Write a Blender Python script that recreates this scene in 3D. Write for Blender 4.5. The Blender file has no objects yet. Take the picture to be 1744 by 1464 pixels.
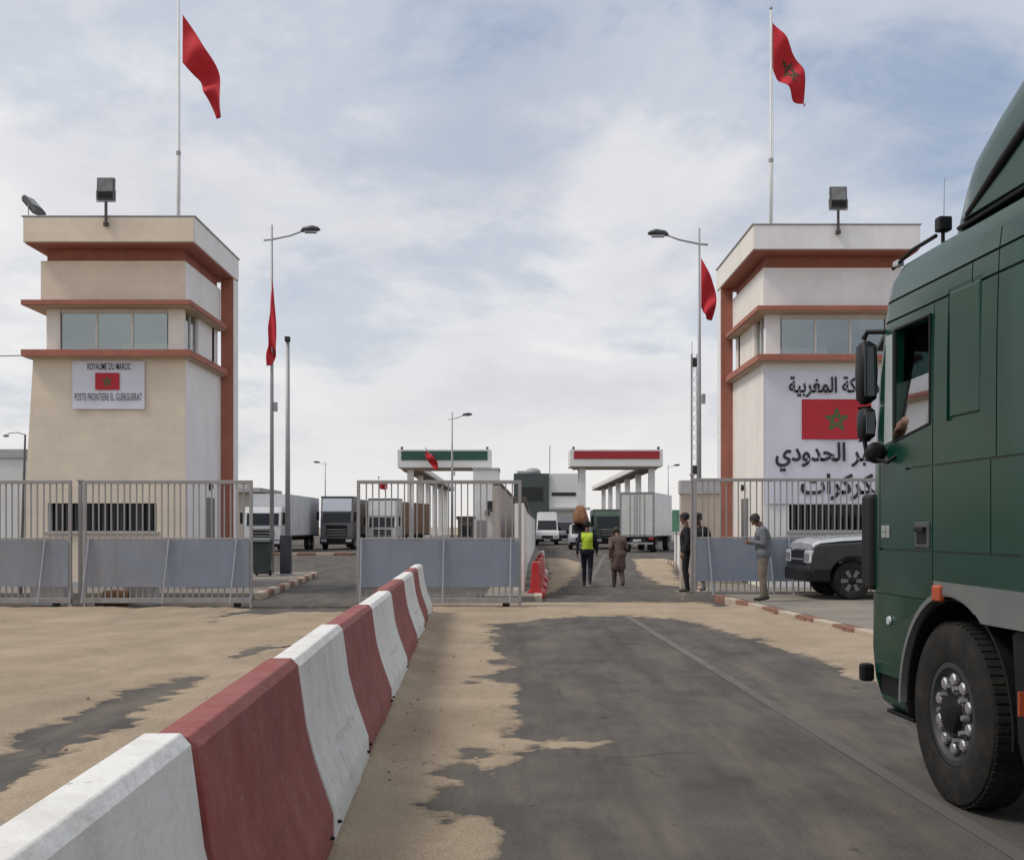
import bpy, bmesh, math, random
import numpy as np
from mathutils import Vector, Matrix
R = math.radians
random.seed(7)
rng = np.random.default_rng(7)
scene = bpy.context.scene
COL = scene.collection

# ------------------------------------------------------------------ camera
FPX = 1950.0            # focal length in photograph pixels (1744 wide)
cam_d = bpy.data.cameras.new('camera'); cam = bpy.data.objects.new('camera', cam_d); COL.objects.link(cam)
cam.location = (0, 0, 1.6); cam.rotation_euler = (R(90), 0, 0)
cam_d.sensor_fit = 'HORIZONTAL'; cam_d.sensor_width = 36
cam_d.lens = 36 * FPX / 1744.0
cam_d.shift_y = 165 / 1744.0
cam_d.clip_start = 0.1; cam_d.clip_end = 6000
scene.camera = cam

# ------------------------------------------------------------------ light and sky
SUN_EL, SUN_AZ = R(54), R(-106)           # azimuth from +Y (the gate) towards +X; the sun stands on the left
world = bpy.data.worlds.new('World'); scene.world = world; world.use_nodes = True
nt = world.node_tree; nt.nodes.clear()
def wn(t, **k):
    n = nt.nodes.new(t)
    for a, b in k.items(): setattr(n, a, b)
    return n
def wl(a, b): nt.links.new(a, b)
wout = wn('ShaderNodeOutputWorld'); bg = wn('ShaderNodeBackground'); bg.inputs['Strength'].default_value = 0.1
wl(bg.outputs[0], wout.inputs[0])
sky = wn('ShaderNodeTexSky', sky_type='NISHITA'); sky.sun_disc = False
sky.sun_elevation = SUN_EL; sky.sun_rotation = SUN_AZ; sky.air_density = 1.2; sky.dust_density = 2.0; sky.ozone_density = 1.0
tc = wn('ShaderNodeTexCoord')
sep = wn('ShaderNodeSeparateXYZ'); wl(tc.outputs['Generated'], sep.inputs[0])
def wmath(op, a, b=None, c=None, clamp=False):
    n = wn('ShaderNodeMath', operation=op); n.use_clamp = clamp
    for i, v in enumerate((a, b, c)):
        if v is None: continue
        if isinstance(v, (int, float)): n.inputs[i].default_value = v
        else: wl(v, n.inputs[i])
    return n.outputs[0]
zc = wmath('MAXIMUM', sep.outputs['Z'], 0.0)
den = wmath('ADD', zc, 0.30)
cx_ = wmath('DIVIDE', sep.outputs['X'], den); cy_ = wmath('DIVIDE', sep.outputs['Y'], den)
comb = wn('ShaderNodeCombineXYZ'); wl(cx_, comb.inputs[0]); wl(cy_, comb.inputs[1])
def wnoise(vec, scale, detail, rough, dist=0.0, loc=(0,0,0), rot=0.0, sc=(1,1,1)):
    mp = wn('ShaderNodeMapping'); mp.inputs['Location'].default_value = loc; mp.inputs['Rotation'].default_value = (0, 0, rot); mp.inputs['Scale'].default_value = sc
    wl(vec, mp.inputs[0])
    n = wn('ShaderNodeTexNoise'); n.inputs['Scale'].default_value = scale; n.inputs['Detail'].default_value = detail
    n.inputs['Roughness'].default_value = rough; n.inputs['Distortion'].default_value = dist
    wl(mp.outputs[0], n.inputs['Vector']); return n.outputs['Fac']
def wramp(fac, stops):
    n = wn('ShaderNodeValToRGB'); e = n.color_ramp.elements
    n.color_ramp.interpolation = 'EASE'
    while len(e) < len(stops): e.new(0.5)
    for q, (p, c) in zip(e, stops):
        q.position = p; q.color = (*((c, c, c) if isinstance(c, (int, float)) else c), 1)
    wl(fac, n.inputs[0]); return n.outputs[0]
SX, SY = 0.0, 0.0
big = wnoise(comb.outputs[0], 0.8, 3, 0.5, 0.2, (3.1 + SX, 1.7 + SY, 0), 0.5)
mid = wnoise(comb.outputs[0], 2.0, 7, 0.58, 0.35, (-2.3 + SX, 5.2, 0), 0.9)
fin = wnoise(comb.outputs[0], 6.5, 9, 0.62, 0.5, (7.7, 0.4 + SY, 0), 0.7)
cov = wmath('ADD', wmath('MULTIPLY', big, 0.55), wmath('ADD', wmath('MULTIPLY', mid, 0.33), wmath('MULTIPLY', fin, 0.12)))
hz = wmath('MULTIPLY', wmath('SUBTRACT', 1.0, wmath('MULTIPLY', zc, 6.0, clamp=True)), 0.10)
cov = wmath('ADD', cov, hz)
mask = wramp(cov, [(0.40, 0.10), (0.475, 0.57), (0.55, 0.98)])
shade = wramp(wnoise(comb.outputs[0], 1.6, 7, 0.55, 0.4, (11.3 + SX, -4.2, 0), 0.6), [(0.34, (6.0, 6.15, 6.7)), (0.50, (7.2, 7.25, 7.55)), (0.66, (8.5, 8.45, 8.4))])
# the side where the sun stands behind thin cloud is brighter and warmer
sdir = (math.cos(SUN_EL) * math.sin(SUN_AZ), math.cos(SUN_EL) * math.cos(SUN_AZ), math.sin(SUN_EL))
dot = wn('ShaderNodeVectorMath', operation='DOT_PRODUCT'); wl(tc.outputs['Generated'], dot.inputs[0]); dot.inputs[1].default_value = sdir
glow = wramp(dot.outputs['Value'], [(0.35, (1.0, 1.0, 1.0)), (1.0, (1.28, 1.25, 1.2))])
mulc = wn('ShaderNodeMixRGB', blend_type='MULTIPLY'); mulc.inputs[0].default_value = 1.0; wl(shade, mulc.inputs[1]); wl(glow, mulc.inputs[2])
lowc = wn('ShaderNodeMixRGB'); wl(wmath('SUBTRACT', 1.0, wmath('MULTIPLY', zc, 6.0, clamp=True)), lowc.inputs[0])
wl(mulc.outputs[0], lowc.inputs[1]); lowc.inputs[2].default_value = (8.1, 7.95, 7.75, 1)
blue = wn('ShaderNodeMixRGB'); blue.inputs[0].default_value = 0.7; wl(sky.outputs[0], blue.inputs[1]); blue.inputs[2].default_value = (2.9, 3.9, 5.7, 1)
mixs = wn('ShaderNodeMixRGB'); wl(mask, mixs.inputs[0]); wl(blue.outputs[0], mixs.inputs[1]); wl(lowc.outputs[0], mixs.inputs[2])
wl(mixs.outputs[0], bg.inputs['Color'])

sun_d = bpy.data.lights.new('sun', 'SUN'); sun = bpy.data.objects.new('sun', sun_d); COL.objects.link(sun)
sun_d.energy = 2.0; sun_d.angle = R(16); sun_d.color = (1.0, 0.93, 0.84)
sun.rotation_euler = Vector(sdir).to_track_quat('Z', 'Y').to_euler()
sun.location = (-30, 10, 40)

vs = scene.view_settings; vs.view_transform = 'Standard'; vs.look = 'None'; vs.exposure = 0.08; vs.gamma = 1.0; vs.use_curve_mapping = False

# ------------------------------------------------------------------ materials
MATS = {}
def mat(name, col, rough=0.7, metal=0.0, vary=0.12, vscale=3.0, bump=0.0, bscale=40.0, dust=0.0, dustcol=(0.36, 0.28, 0.19), coat=0.0, spec=0.5, detail=6, streak=0.0, streakcol=(0.25, 0.21, 0.17), scuff=0.0, chips=0.0, chipcol=(0.36, 0.35, 0.33)):
    """Principled material with procedural tone variation, dust and fine relief (object coordinates)."""
    if name in MATS: return MATS[name]
    m = bpy.data.materials.new(name); m.use_nodes = True; t = m.node_tree; p = t.nodes['Principled BSDF']
    p.inputs['Roughness'].default_value = rough; p.inputs['Metallic'].default_value = metal
    p.inputs['Specular IOR Level'].default_value = spec; p.inputs['Coat Weight'].default_value = coat; p.inputs['Coat Roughness'].default_value = 0.12
    c = t.nodes.new('ShaderNodeTexCoord')
    n = t.nodes.new('ShaderNodeTexNoise'); n.inputs['Scale'].default_value = vscale; n.inputs['Detail'].default_value = detail; n.inputs['Roughness'].default_value = 0.6
    t.links.new(c.outputs['Object'], n.inputs['Vector'])
    r = t.nodes.new('ShaderNodeValToRGB'); e = r.color_ramp.elements
    e[0].position = 0.3; e[1].position = 0.7
    e[0].color = (*[max(0, x * (1 - vary)) for x in col], 1); e[1].color = (*[min(1, x * (1 + vary)) for x in col], 1)
    t.links.new(n.outputs['Fac'], r.inputs[0]); out = r.outputs[0]
    if dust > 0:
        n2 = t.nodes.new('ShaderNodeTexNoise'); n2.inputs['Scale'].default_value = vscale * 1.7; n2.inputs['Detail'].default_value = 8; n2.inputs['Roughness'].default_value = 0.7
        t.links.new(c.outputs['Object'], n2.inputs['Vector'])
        r2 = t.nodes.new('ShaderNodeValToRGB'); r2.color_ramp.elements[0].position = 0.42; r2.color_ramp.elements[1].position = 0.75
        r2.color_ramp.elements[0].color = (0, 0, 0, 1); r2.color_ramp.elements[1].color = (dust, dust, dust, 1)
        t.links.new(n2.outputs['Fac'], r2.inputs[0])
        mx = t.nodes.new('ShaderNodeMixRGB'); t.links.new(r2.outputs[0], mx.inputs[0]); t.links.new(out, mx.inputs[1]); mx.inputs[2].default_value = (*dustcol, 1)
        out = mx.outputs[0]
    def extra(sc, scale, det, ro, lo, hi, amt, colr, prev):
        mp = t.nodes.new('ShaderNodeMapping'); mp.inputs['Scale'].default_value = sc; t.links.new(c.outputs['Object'], mp.inputs[0])
        q = t.nodes.new('ShaderNodeTexNoise'); q.inputs['Scale'].default_value = scale; q.inputs['Detail'].default_value = det; q.inputs['Roughness'].default_value = ro; t.links.new(mp.outputs[0], q.inputs['Vector'])
        w = t.nodes.new('ShaderNodeValToRGB'); w.color_ramp.elements[0].position = lo; w.color_ramp.elements[1].position = hi; w.color_ramp.elements[0].color = (0, 0, 0, 1); w.color_ramp.elements[1].color = (amt, amt, amt, 1)
        t.links.new(q.outputs['Fac'], w.inputs[0]); x = t.nodes.new('ShaderNodeMixRGB'); t.links.new(w.outputs[0], x.inputs[0]); t.links.new(prev, x.inputs[1]); x.inputs[2].default_value = (*colr, 1); return x.outputs[0]
    if streak > 0: out = extra((1, 1, 0.07), 5.0, 7, 0.65, 0.48, 0.78, streak, streakcol, out)
    if scuff > 0: out = extra((2.5, 0.22, 3.0), 2.2, 7, 0.62, 0.58, 0.72, scuff, (0.06, 0.055, 0.05), out)
    if chips > 0: out = extra((1, 1, 1), 7.0, 9, 0.72, 0.61, 0.64, chips, chipcol, out)
    t.links.new(out, p.inputs['Base Color'])
    if bump > 0:
        n3 = t.nodes.new('ShaderNodeTexNoise'); n3.inputs['Scale'].default_value = bscale; n3.inputs['Detail'].default_value = 5
        t.links.new(c.outputs['Object'], n3.inputs['Vector'])
        b = t.nodes.new('ShaderNodeBump'); b.inputs['Strength'].default_value = bump; b.inputs['Distance'].default_value = 0.02
        t.links.new(n3.outputs['Fac'], b.inputs['Height']); t.links.new(b.outputs[0], p.inputs['Normal'])
    MATS[name] = m; return m
def glass(name, tint=(0.55, 0.62, 0.60), refl=0.25, rough=0.02):
    if name in MATS: return MATS[name]
    m = bpy.data.materials.new(name); m.use_nodes = True; t = m.node_tree; t.nodes.clear()
    o = t.nodes.new('ShaderNodeOutputMaterial'); tr = t.nodes.new('ShaderNodeBsdfTransparent'); gl = t.nodes.new('ShaderNodeBsdfGlossy')
    tr.inputs[0].default_value = (*tint, 1); gl.inputs['Roughness'].default_value = rough; gl.inputs[0].default_value = (0.9, 0.95, 0.95, 1)
    fr = t.nodes.new('ShaderNodeFresnel'); fr.inputs[0].default_value = 1.5
    ad = t.nodes.new('ShaderNodeMath'); ad.operation = 'ADD'; ad.use_clamp = True; ad.inputs[1].default_value = refl; t.links.new(fr.outputs[0], ad.inputs[0])
    mx = t.nodes.new('ShaderNodeMixShader'); t.links.new(ad.outputs[0], mx.inputs[0]); t.links.new(tr.outputs[0], mx.inputs[1]); t.links.new(gl.outputs[0], mx.inputs[2])
    t.links.new(mx.outputs[0], o.inputs[0]); MATS[name] = m; return m

WHITE = mat('white_plaster', (0.79, 0.79, 0.80), 0.85, vary=0.05, vscale=1.2, bump=0.15, bscale=60, dust=0.10, streak=0.14, streakcol=(0.45, 0.42, 0.38))
CREAM = mat('cream_plaster', (0.78, 0.75, 0.70), 0.85, vary=0.05, vscale=1.0, bump=0.15, bscale=60, dust=0.08, streak=0.25, streakcol=(0.45, 0.40, 0.33))
TRIM = mat('terracotta_paint', (0.35, 0.13, 0.092), 0.8, vary=0.12, vscale=2.0, bump=0.1, bscale=50, dust=0.10, streak=0.25, streakcol=(0.14, 0.05, 0.04))
GALV = mat('galvanised_steel', (0.36, 0.36, 0.36), 0.45, 0.6, vary=0.12, vscale=6)
POLE = mat('grey_pole_paint', (0.33, 0.33, 0.34), 0.5, 0.3, vary=0.1, vscale=3)
POLEW = mat('white_pole_paint', (0.60, 0.60, 0.60), 0.5, 0.0, vary=0.08, vscale=3)
FENCE = mat('grey_fence_paint', (0.29, 0.285, 0.285), 0.6, 0.1, vary=0.12, vscale=4, dust=0.2, streak=0.4, streakcol=(0.20, 0.15, 0.12))
SHEET = mat('blue_grey_sheet_steel', (0.195, 0.232, 0.295), 0.5, 0.05, vary=0.10, vscale=1.3, bump=0.10, bscale=3.5, dust=0.25, streak=0.35, streakcol=(0.16, 0.15, 0.15))
BRACE = mat('pale_brace_paint', (0.34, 0.36, 0.40), 0.5, 0.2, vary=0.1)
BLACK = mat('black_plastic', (0.008, 0.008, 0.009), 0.5, vary=0.2, vscale=5, spec=0.25)
RUBBER = mat('tyre_rubber', (0.011, 0.011, 0.011), 0.85, vary=0.2, vscale=4, bump=0.2, bscale=80, dust=0.07, spec=0.3)
DARK = mat('dark_interior', (0.03, 0.03, 0.032), 0.8, vary=0.2)
CHROME = mat('bright_steel', (0.62, 0.62, 0.63), 0.3, 0.85, vary=0.1, vscale=8)
RIMGREY = mat('grey_rim', (0.30, 0.30, 0.31), 0.45, 0.6, vary=0.15, vscale=8)
LAMPGLASS = mat('lamp_glass', (0.55, 0.57, 0.60), 0.12, 0.3, vary=0.1, vscale=10)
ORANGE = mat('orange_lens', (0.40, 0.075, 0.03), 0.25, vary=0.1)
REDLENS = mat('red_lens', (0.35, 0.02, 0.02), 0.25, vary=0.1)
DGLASS = mat('dark_glass', (0.012, 0.015, 0.018), 0.10, vary=0.2, vscale=1.5, spec=0.35)
FLAGRED = mat('red_flag_cloth', (0.46, 0.016, 0.028), 0.85, vary=0.12, vscale=3)
FLAGGREEN = mat('green_flag_cloth', (0.035, 0.05, 0.022), 0.85, vary=0.12, vscale=3)
CONC = mat('pale_concrete', (0.42, 0.42, 0.43), 0.9, vary=0.12, vscale=3, bump=0.3, bscale=30, dust=0.25)
GLASSWIN = glass('tower_window_glass', (0.72, 0.78, 0.75), 0.20)
CABGLASS = glass('cab_window_glass', (0.5, 0.64, 0.62), 0.70)

# ------------------------------------------------------------------ mesh helpers
class MB:
    def __init__(s): s.v = []; s.f = []; s.m = []; s.cur = 0
    def add(s, vs, fs):
        o = len(s.v); s.v += [tuple(p) for p in vs]; s.f += [tuple(i + o for i in f) for f in fs]; s.m += [s.cur] * len(fs); return s
    def box(s, x0, x1, y0, y1, z0, z1):
        vs = [(x, y, z) for z in (z0, z1) for y in (y0, y1) for x in (x0, x1)]
        return s.add(vs, [(0, 2, 3, 1), (4, 5, 7, 6), (0, 1, 5, 4), (2, 6, 7, 3), (0, 4, 6, 2), (1, 3, 7, 5)])
    def tube(s, pts, r, n=10, caps=True):
        pts = [Vector(p) for p in pts]; rs = r if isinstance(r, (list, tuple)) else [r] * len(pts)
        vs = []; fs = []
        for i, p in enumerate(pts):
            a = pts[max(0, i - 1)]; b = pts[min(len(pts) - 1, i + 1)]; d = (b - a).normalized()
            u = d.orthogonal().normalized() if i == 0 else (u - d * u.dot(d)).normalized()
            w = d.cross(u)
            vs += [p + (u * math.cos(2 * math.pi * k / n) + w * math.sin(2 * math.pi * k / n)) * rs[i] for k in range(n)]
        for i in range(len(pts) - 1):
            for k in range(n):
                a = i * n + k; b = i * n + (k + 1) % n; fs.append((a, b, b + n, a + n))
        if caps: fs.append(tuple(range(n - 1, -1, -1))); fs.append(tuple((len(pts) - 1) * n + k for k in range(n)))
        return s.add(vs, fs)
    def prism(s, poly, axis, a, b):
        """extrude a 2D polygon along axis ('x': poly is (y,z); 'y': (x,z); 'z': (x,y))"""
        def P(q, t): return {'x': (t, q[0], q[1]), 'y': (q[0], t, q[1]), 'z': (q[0], q[1], t)}[axis]
        n = len(poly); vs = [P(q, a) for q in poly] + [P(q, b) for q in poly]
        fs = [tuple(range(n)), tuple(range(2 * n - 1, n - 1, -1))] + [(i, n + i, n + (i + 1) % n, (i + 1) % n) for i in range(n)]
        return s.add(vs, fs)
    def lathe(s, prof, axis='x', n=32, c=(0, 0, 0), caps=True):
        """profile of (t along axis, radius)"""
        vs = []; fs = []
        for t, r in prof:
            for k in range(n):
                a = 2 * math.pi * k / n; q = (r * math.cos(a), r * math.sin(a))
                p = {'x': (t, q[0], q[1]), 'y': (q[0], t, q[1]), 'z': (q[0], q[1], t)}[axis]
                vs.append((p[0] + c[0], p[1] + c[1], p[2] + c[2]))
        for i in range(len(prof) - 1):
            for k in range(n):
                a = i * n + k; b = i * n + (k + 1) % n; fs.append((a, b, b + n, a + n))
        if caps: fs.append(tuple(range(n - 1, -1, -1))); fs.append(tuple((len(prof) - 1) * n + k for k in range(n)))
        return s.add(vs, fs)
    def loft(s, rings, closed=True, cap=True):
        n = len(rings[0]); vs = [p for r in rings for p in r]; fs = []
        for i in range(len(rings) - 1):
            for k in range(n if closed else n - 1):
                a = i * n + k; b = i * n + (k + 1) % n; fs.append((a, b, b + n, a + n))
        if cap: fs.append(tuple(range(n - 1, -1, -1))); fs.append(tuple((len(rings) - 1) * n + k for k in range(n)))
        return s.add(vs, fs)
    def ell(s, c, r, n=12, m=8):
        vs = [(c[0], c[1], c[2] - r[2])]; fs = []
        for i in range(1, m):
            ph = -math.pi / 2 + math.pi * i / m
            vs += [(c[0] + r[0] * math.cos(ph) * math.cos(2 * math.pi * k / n), c[1] + r[1] * math.cos(ph) * math.sin(2 * math.pi * k / n), c[2] + r[2] * math.sin(ph)) for k in range(n)]
        vs.append((c[0], c[1], c[2] + r[2])); L = len(vs) - 1
        for k in range(n):
            fs.append((0, 1 + (k + 1) % n, 1 + k)); fs.append((L, L - n + k, L - n + (k + 1) % n))
        for i in range(m - 2):
            for k in range(n):
                a = 1 + i * n + k; b = 1 + i * n + (k + 1) % n; fs.append((a, b, b + n, a + n))
        return s.add(vs, fs)
    def mesh(s, name, mats=None, smooth=False):
        me = bpy.data.meshes.new(name); me.from_pydata(s.v, [], s.f)
        for m in (mats or []): me.materials.append(m)
        if mats and len(mats) > 1: me.polygons.foreach_set('material_index', s.m)
        bm = bmesh.new(); bm.from_mesh(me); bmesh.ops.recalc_face_normals(bm, faces=bm.faces); bm.to_mesh(me); bm.free()
        if smooth: me.polygons.foreach_set('use_smooth', [True] * len(me.polygons))
        me.update(); return me
    def build(s, name, material, parent=None, bevel=0.0, smooth=False, seg=2, loc=None, rot=None):
        mats = material if isinstance(material, (list, tuple)) else [material]
        me = s.mesh(name, mats, smooth); return link(name, me, parent, bevel, seg, loc, rot)
def link(name, me, parent=None, bevel=0.0, seg=2, loc=None, rot=None):
    o = bpy.data.objects.new(name, me); COL.objects.link(o); o.parent = parent
    if loc: o.location = loc
    if rot: o.rotation_euler = rot
    if bevel > 0:
        b = o.modifiers.new('bevel', 'BEVEL'); b.width = bevel; b.segments = seg; b.limit_method = 'ANGLE'; b.angle_limit = R(35)
    return o
def autosmooth(o, ang=35):
    me = o.data; me.polygons.foreach_set('use_smooth', [True] * len(me.polygons))
    try: me.set_sharp_from_angle(angle=R(ang))
    except Exception: pass
    return o
def thing(name, label, cat, loc=(0, 0, 0), rz=0.0, group=None):
    o = bpy.data.objects.new(name, None); COL.objects.link(o); o.empty_display_size = 0.2
    o.location = loc; o.rotation_euler = (0, 0, rz); return tag(o, label, cat, group)
def tag(o, label=None, cat=None, group=None, kind=None):
    if label: o['label'] = label
    if cat: o['category'] = cat
    if group: o['group'] = group
    if kind: o['kind'] = kind
    return o
def struct(o): o['kind'] = 'structure'; return o
def B(x0, x1, y0, y1, z0, z1): return MB().box(x0, x1, y0, y1, z0, z1)
def evalmesh(o):
    dg = bpy.context.evaluated_depsgraph_get(); dg.update()
    return bpy.data.meshes.new_from_object(o.evaluated_get(dg))
def boolean_cut(me, cutter_me, mats):
    a = bpy.data.objects.new('tmp_a', me); b = bpy.data.objects.new('tmp_b', cutter_me); COL.objects.link(a); COL.objects.link(b)
    m = a.modifiers.new('cut', 'BOOLEAN'); m.operation = 'DIFFERENCE'; m.object = b; m.solver = 'EXACT'; m.use_self = False
    out = evalmesh(a)
    bpy.data.objects.remove(a); bpy.data.objects.remove(b)
    if not out.materials:
        for x in mats: out.materials.append(x)
    return out
def PX(x, d): return (x - 872) * d / FPX          # photo column -> X at depth d (measuring aid)
def PZ(y, d): return 1.6 + (897 - y) * d / FPX    # photo row -> height at depth d
# ================================================================== GROUND
def gnd(px, py):
    d = 3120.0 / (py - 897.0); return ((px - 872) * d / FPX, d)
def vnoise(x, y, seed):
    xi = np.floor(x).astype(np.int64); yi = np.floor(y).astype(np.int64); fx = x - xi; fy = y - yi
    fx = fx * fx * (3 - 2 * fx); fy = fy * fy * (3 - 2 * fy)
    def h(a, b):
        n = (a * 374761393 + b * 668265263 + seed * 1442695041) & 0xffffffff
        n = ((n ^ (n >> 13)) * 1274126177) & 0xffffffff
        return ((n ^ (n >> 16)) & 0xffff) / 65535.0
    return (h(xi, yi) * (1 - fx) + h(xi + 1, yi) * fx) * (1 - fy) + (h(xi, yi + 1) * (1 - fx) + h(xi + 1, yi + 1) * fx) * fy
def fbm(x, y, sc, seed, oct=5):
    t = np.zeros_like(x); a = 0.5
    for i in range(oct): t += a * vnoise(x * sc + 31.7 * i, y * sc + 17.3 * i, seed + i); a *= 0.5; sc *= 2.05
    return t
def sdf(x, y, poly):
    P = np.array(poly, float); dmin = np.full(x.shape, 1e9); ins = np.zeros(x.shape, bool)
    for i in range(len(P)):
        a = P[i]; b = P[(i + 1) % len(P)]; e = b - a
        t = np.clip(((x - a[0]) * e[0] + (y - a[1]) * e[1]) / (e @ e + 1e-12), 0, 1)
        dmin = np.minimum(dmin, np.hypot(x - a[0] - t * e[0], y - a[1] - t * e[1]))
        c = ((a[1] > y) != (b[1] > y)) & (x < (b[0] - a[0]) * (y - a[1]) / (b[1] - a[1] + 1e-12) + a[0]); ins ^= c
    return np.where(ins, -dmin, dmin)

def ground_mat(name, c1, c2, c3, bump, bdist=0.02, streak=None, cover=False, stains=False):
    m = bpy.data.materials.new(name); m.use_nodes = True; t = m.node_tree; p = t.nodes['Principled BSDF']; p.inputs['Roughness'].default_value = 0.95
    p.inputs['Specular IOR Level'].default_value = 0.2
    c = t.nodes.new('ShaderNodeTexCoord')
    def nz(s, det, ro=0.6, sc=(1, 1, 1), rot=0):
        mp = t.nodes.new('ShaderNodeMapping'); mp.inputs['Scale'].default_value = sc; mp.inputs['Rotation'].default_value = (0, 0, rot); t.links.new(c.outputs['Object'], mp.inputs[0])
        n = t.nodes.new('ShaderNodeTexNoise'); n.inputs['Scale'].default_value = s; n.inputs['Detail'].default_value = det; n.inputs['Roughness'].default_value = ro
        t.links.new(mp.outputs[0], n.inputs['Vector']); return n.outputs['Fac']
    def ramp(f, st):
        r = t.nodes.new('ShaderNodeValToRGB'); e = r.color_ramp.elements
        while len(e) < len(st): e.new(0.5)
        for q, (po, co) in zip(e, st): q.position = po; q.color = (*co, 1)
        t.links.new(f, r.inputs[0]); return r.outputs[0]
    base = ramp(nz(0.9, 8, 0.65), [(0.32, c1), (0.5, c2), (0.68, c3)])
    fine = ramp(nz(55, 4, 0.7), [(0.3, (0.72,) * 3), (0.7, (1.22,) * 3)])
    mu = t.nodes.new('ShaderNodeMixRGB'); mu.blend_type = 'MULTIPLY'; mu.inputs[0].default_value = 1; t.links.new(base, mu.inputs[1]); t.links.new(fine, mu.inputs[2]); out = mu.outputs[0]
    if streak:
        f, col, amt, sc, rot = streak
        r = ramp(nz(f, 6, 0.65, sc, rot), [(0.45, (0, 0, 0)), (0.72, (amt,) * 3)])
        mx = t.nodes.new('ShaderNodeMixRGB'); t.links.new(r, mx.inputs[0]); t.links.new(out, mx.inputs[1]); mx.inputs[2].default_value = (*col, 1); out = mx.outputs[0]
    if stains:     # tyre-polished tracks, oil drips and hairline cracks
        r = ramp(nz(1.0, 5, 0.6, (1.6, 0.10, 1), 0.03), [(0.50, (0, 0, 0)), (0.68, (0.55,) * 3)])
        mx = t.nodes.new('ShaderNodeMixRGB'); t.links.new(r, mx.inputs[0]); t.links.new(out, mx.inputs[1]); mx.inputs[2].default_value = (0.048, 0.045, 0.043, 1); out = mx.outputs[0]
        r = ramp(nz(3.3, 3, 0.5), [(0.68, (0, 0, 0)), (0.74, (0.6,) * 3)])
        mx = t.nodes.new('ShaderNodeMixRGB'); t.links.new(r, mx.inputs[0]); t.links.new(out, mx.inputs[1]); mx.inputs[2].default_value = (0.035, 0.033, 0.032, 1); out = mx.outputs[0]
        wp = t.nodes.new('ShaderNodeTexNoise'); wp.inputs['Scale'].default_value = 2.5; wp.inputs['Detail'].default_value = 6; t.links.new(c.outputs['Object'], wp.inputs['Vector'])
        va = t.nodes.new('ShaderNodeMixRGB'); va.inputs[0].default_value = 0.16; t.links.new(c.outputs['Object'], va.inputs[1]); t.links.new(wp.outputs['Color'], va.inputs[2])
        vo = t.nodes.new('ShaderNodeTexVoronoi'); vo.feature = 'DISTANCE_TO_EDGE'; vo.inputs['Scale'].default_value = 0.75; t.links.new(va.outputs[0], vo.inputs['Vector'])
        r = ramp(vo.outputs['Distance'], [(0.0, (0.7,) * 3), (0.012, (0, 0, 0))])
        gate = ramp(nz(0.35, 3, 0.5), [(0.50, (0, 0, 0)), (0.60, (1,) * 3)]); mm = t.nodes.new('ShaderNodeMixRGB'); mm.blend_type = 'MULTIPLY'; mm.inputs[0].default_value = 1; t.links.new(r, mm.inputs[1]); t.links.new(gate, mm.inputs[2])
        mx = t.nodes.new('ShaderNodeMixRGB'); t.links.new(mm.outputs[0], mx.inputs[0]); t.links.new(out, mx.inputs[1]); mx.inputs[2].default_value = (0.035, 0.032, 0.03, 1); out = mx.outputs[0]
    if cover:      # thin edges of the drift let the road show between the grains
        at = t.nodes.new('ShaderNodeAttribute'); at.attribute_name = 'drift_depth'
        ad2 = t.nodes.new('ShaderNodeMath'); ad2.operation = 'MULTIPLY_ADD'; t.links.new(nz(14, 9, 0.75), ad2.inputs[0]); ad2.inputs[1].default_value = 1.1; ad2.inputs[2].default_value = -0.50
        ad3 = t.nodes.new('ShaderNodeMath'); ad3.operation = 'ADD'; t.links.new(at.outputs['Fac'], ad3.inputs[0]); t.links.new(ad2.outputs[0], ad3.inputs[1])
        cr = ramp(ad3.outputs[0], [(0.0, (0.0,) * 3), (0.32, (1.0,) * 3)])
        mc = t.nodes.new('ShaderNodeMixRGB'); t.links.new(cr, mc.inputs[0]); mc.inputs[1].default_value = (0.16, 0.133, 0.10, 1); t.links.new(out, mc.inputs[2]); out = mc.outputs[0]
    t.links.new(out, p.inputs['Base Color'])
    b = t.nodes.new('ShaderNodeBump'); b.inputs['Strength'].default_value = bump; b.inputs['Distance'].default_value = bdist
    ad = t.nodes.new('ShaderNodeMath'); ad.operation = 'ADD'; t.links.new(nz(9, 8, 0.6, (1, 1.6, 1), 0.5), ad.inputs[0]); t.links.new(nz(90, 3, 0.6), ad.inputs[1])
    t.links.new(ad.outputs[0], b.inputs['Height']); t.links.new(b.outputs[0], p.inputs['Normal']); return m
SAND = ground_mat('sand', (0.325, 0.258, 0.183), (0.385, 0.306, 0.22), (0.445, 0.358, 0.262), 0.65, 0.03, (1.1, (0.26, 0.21, 0.16), 0.50, (1.2, 0.16, 1), -0.42), cover=True)
ASPH = ground_mat('dusty_asphalt', (0.066, 0.062, 0.058), (0.092, 0.085, 0.078), (0.120, 0.109, 0.097), 0.45, 0.010, (0.9, (0.20, 0.17, 0.135), 0.55, (2.6, 0.55, 1), 0.10), stains=True)
PAVE = ground_mat('grey_paving', (0.17, 0.16, 0.15), (0.21, 0.195, 0.175), (0.26, 0.235, 0.20), 0.3, 0.008, (0.8, (0.30, 0.24, 0.17), 0.6, (1, 1.4, 1), 0.3))

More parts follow.
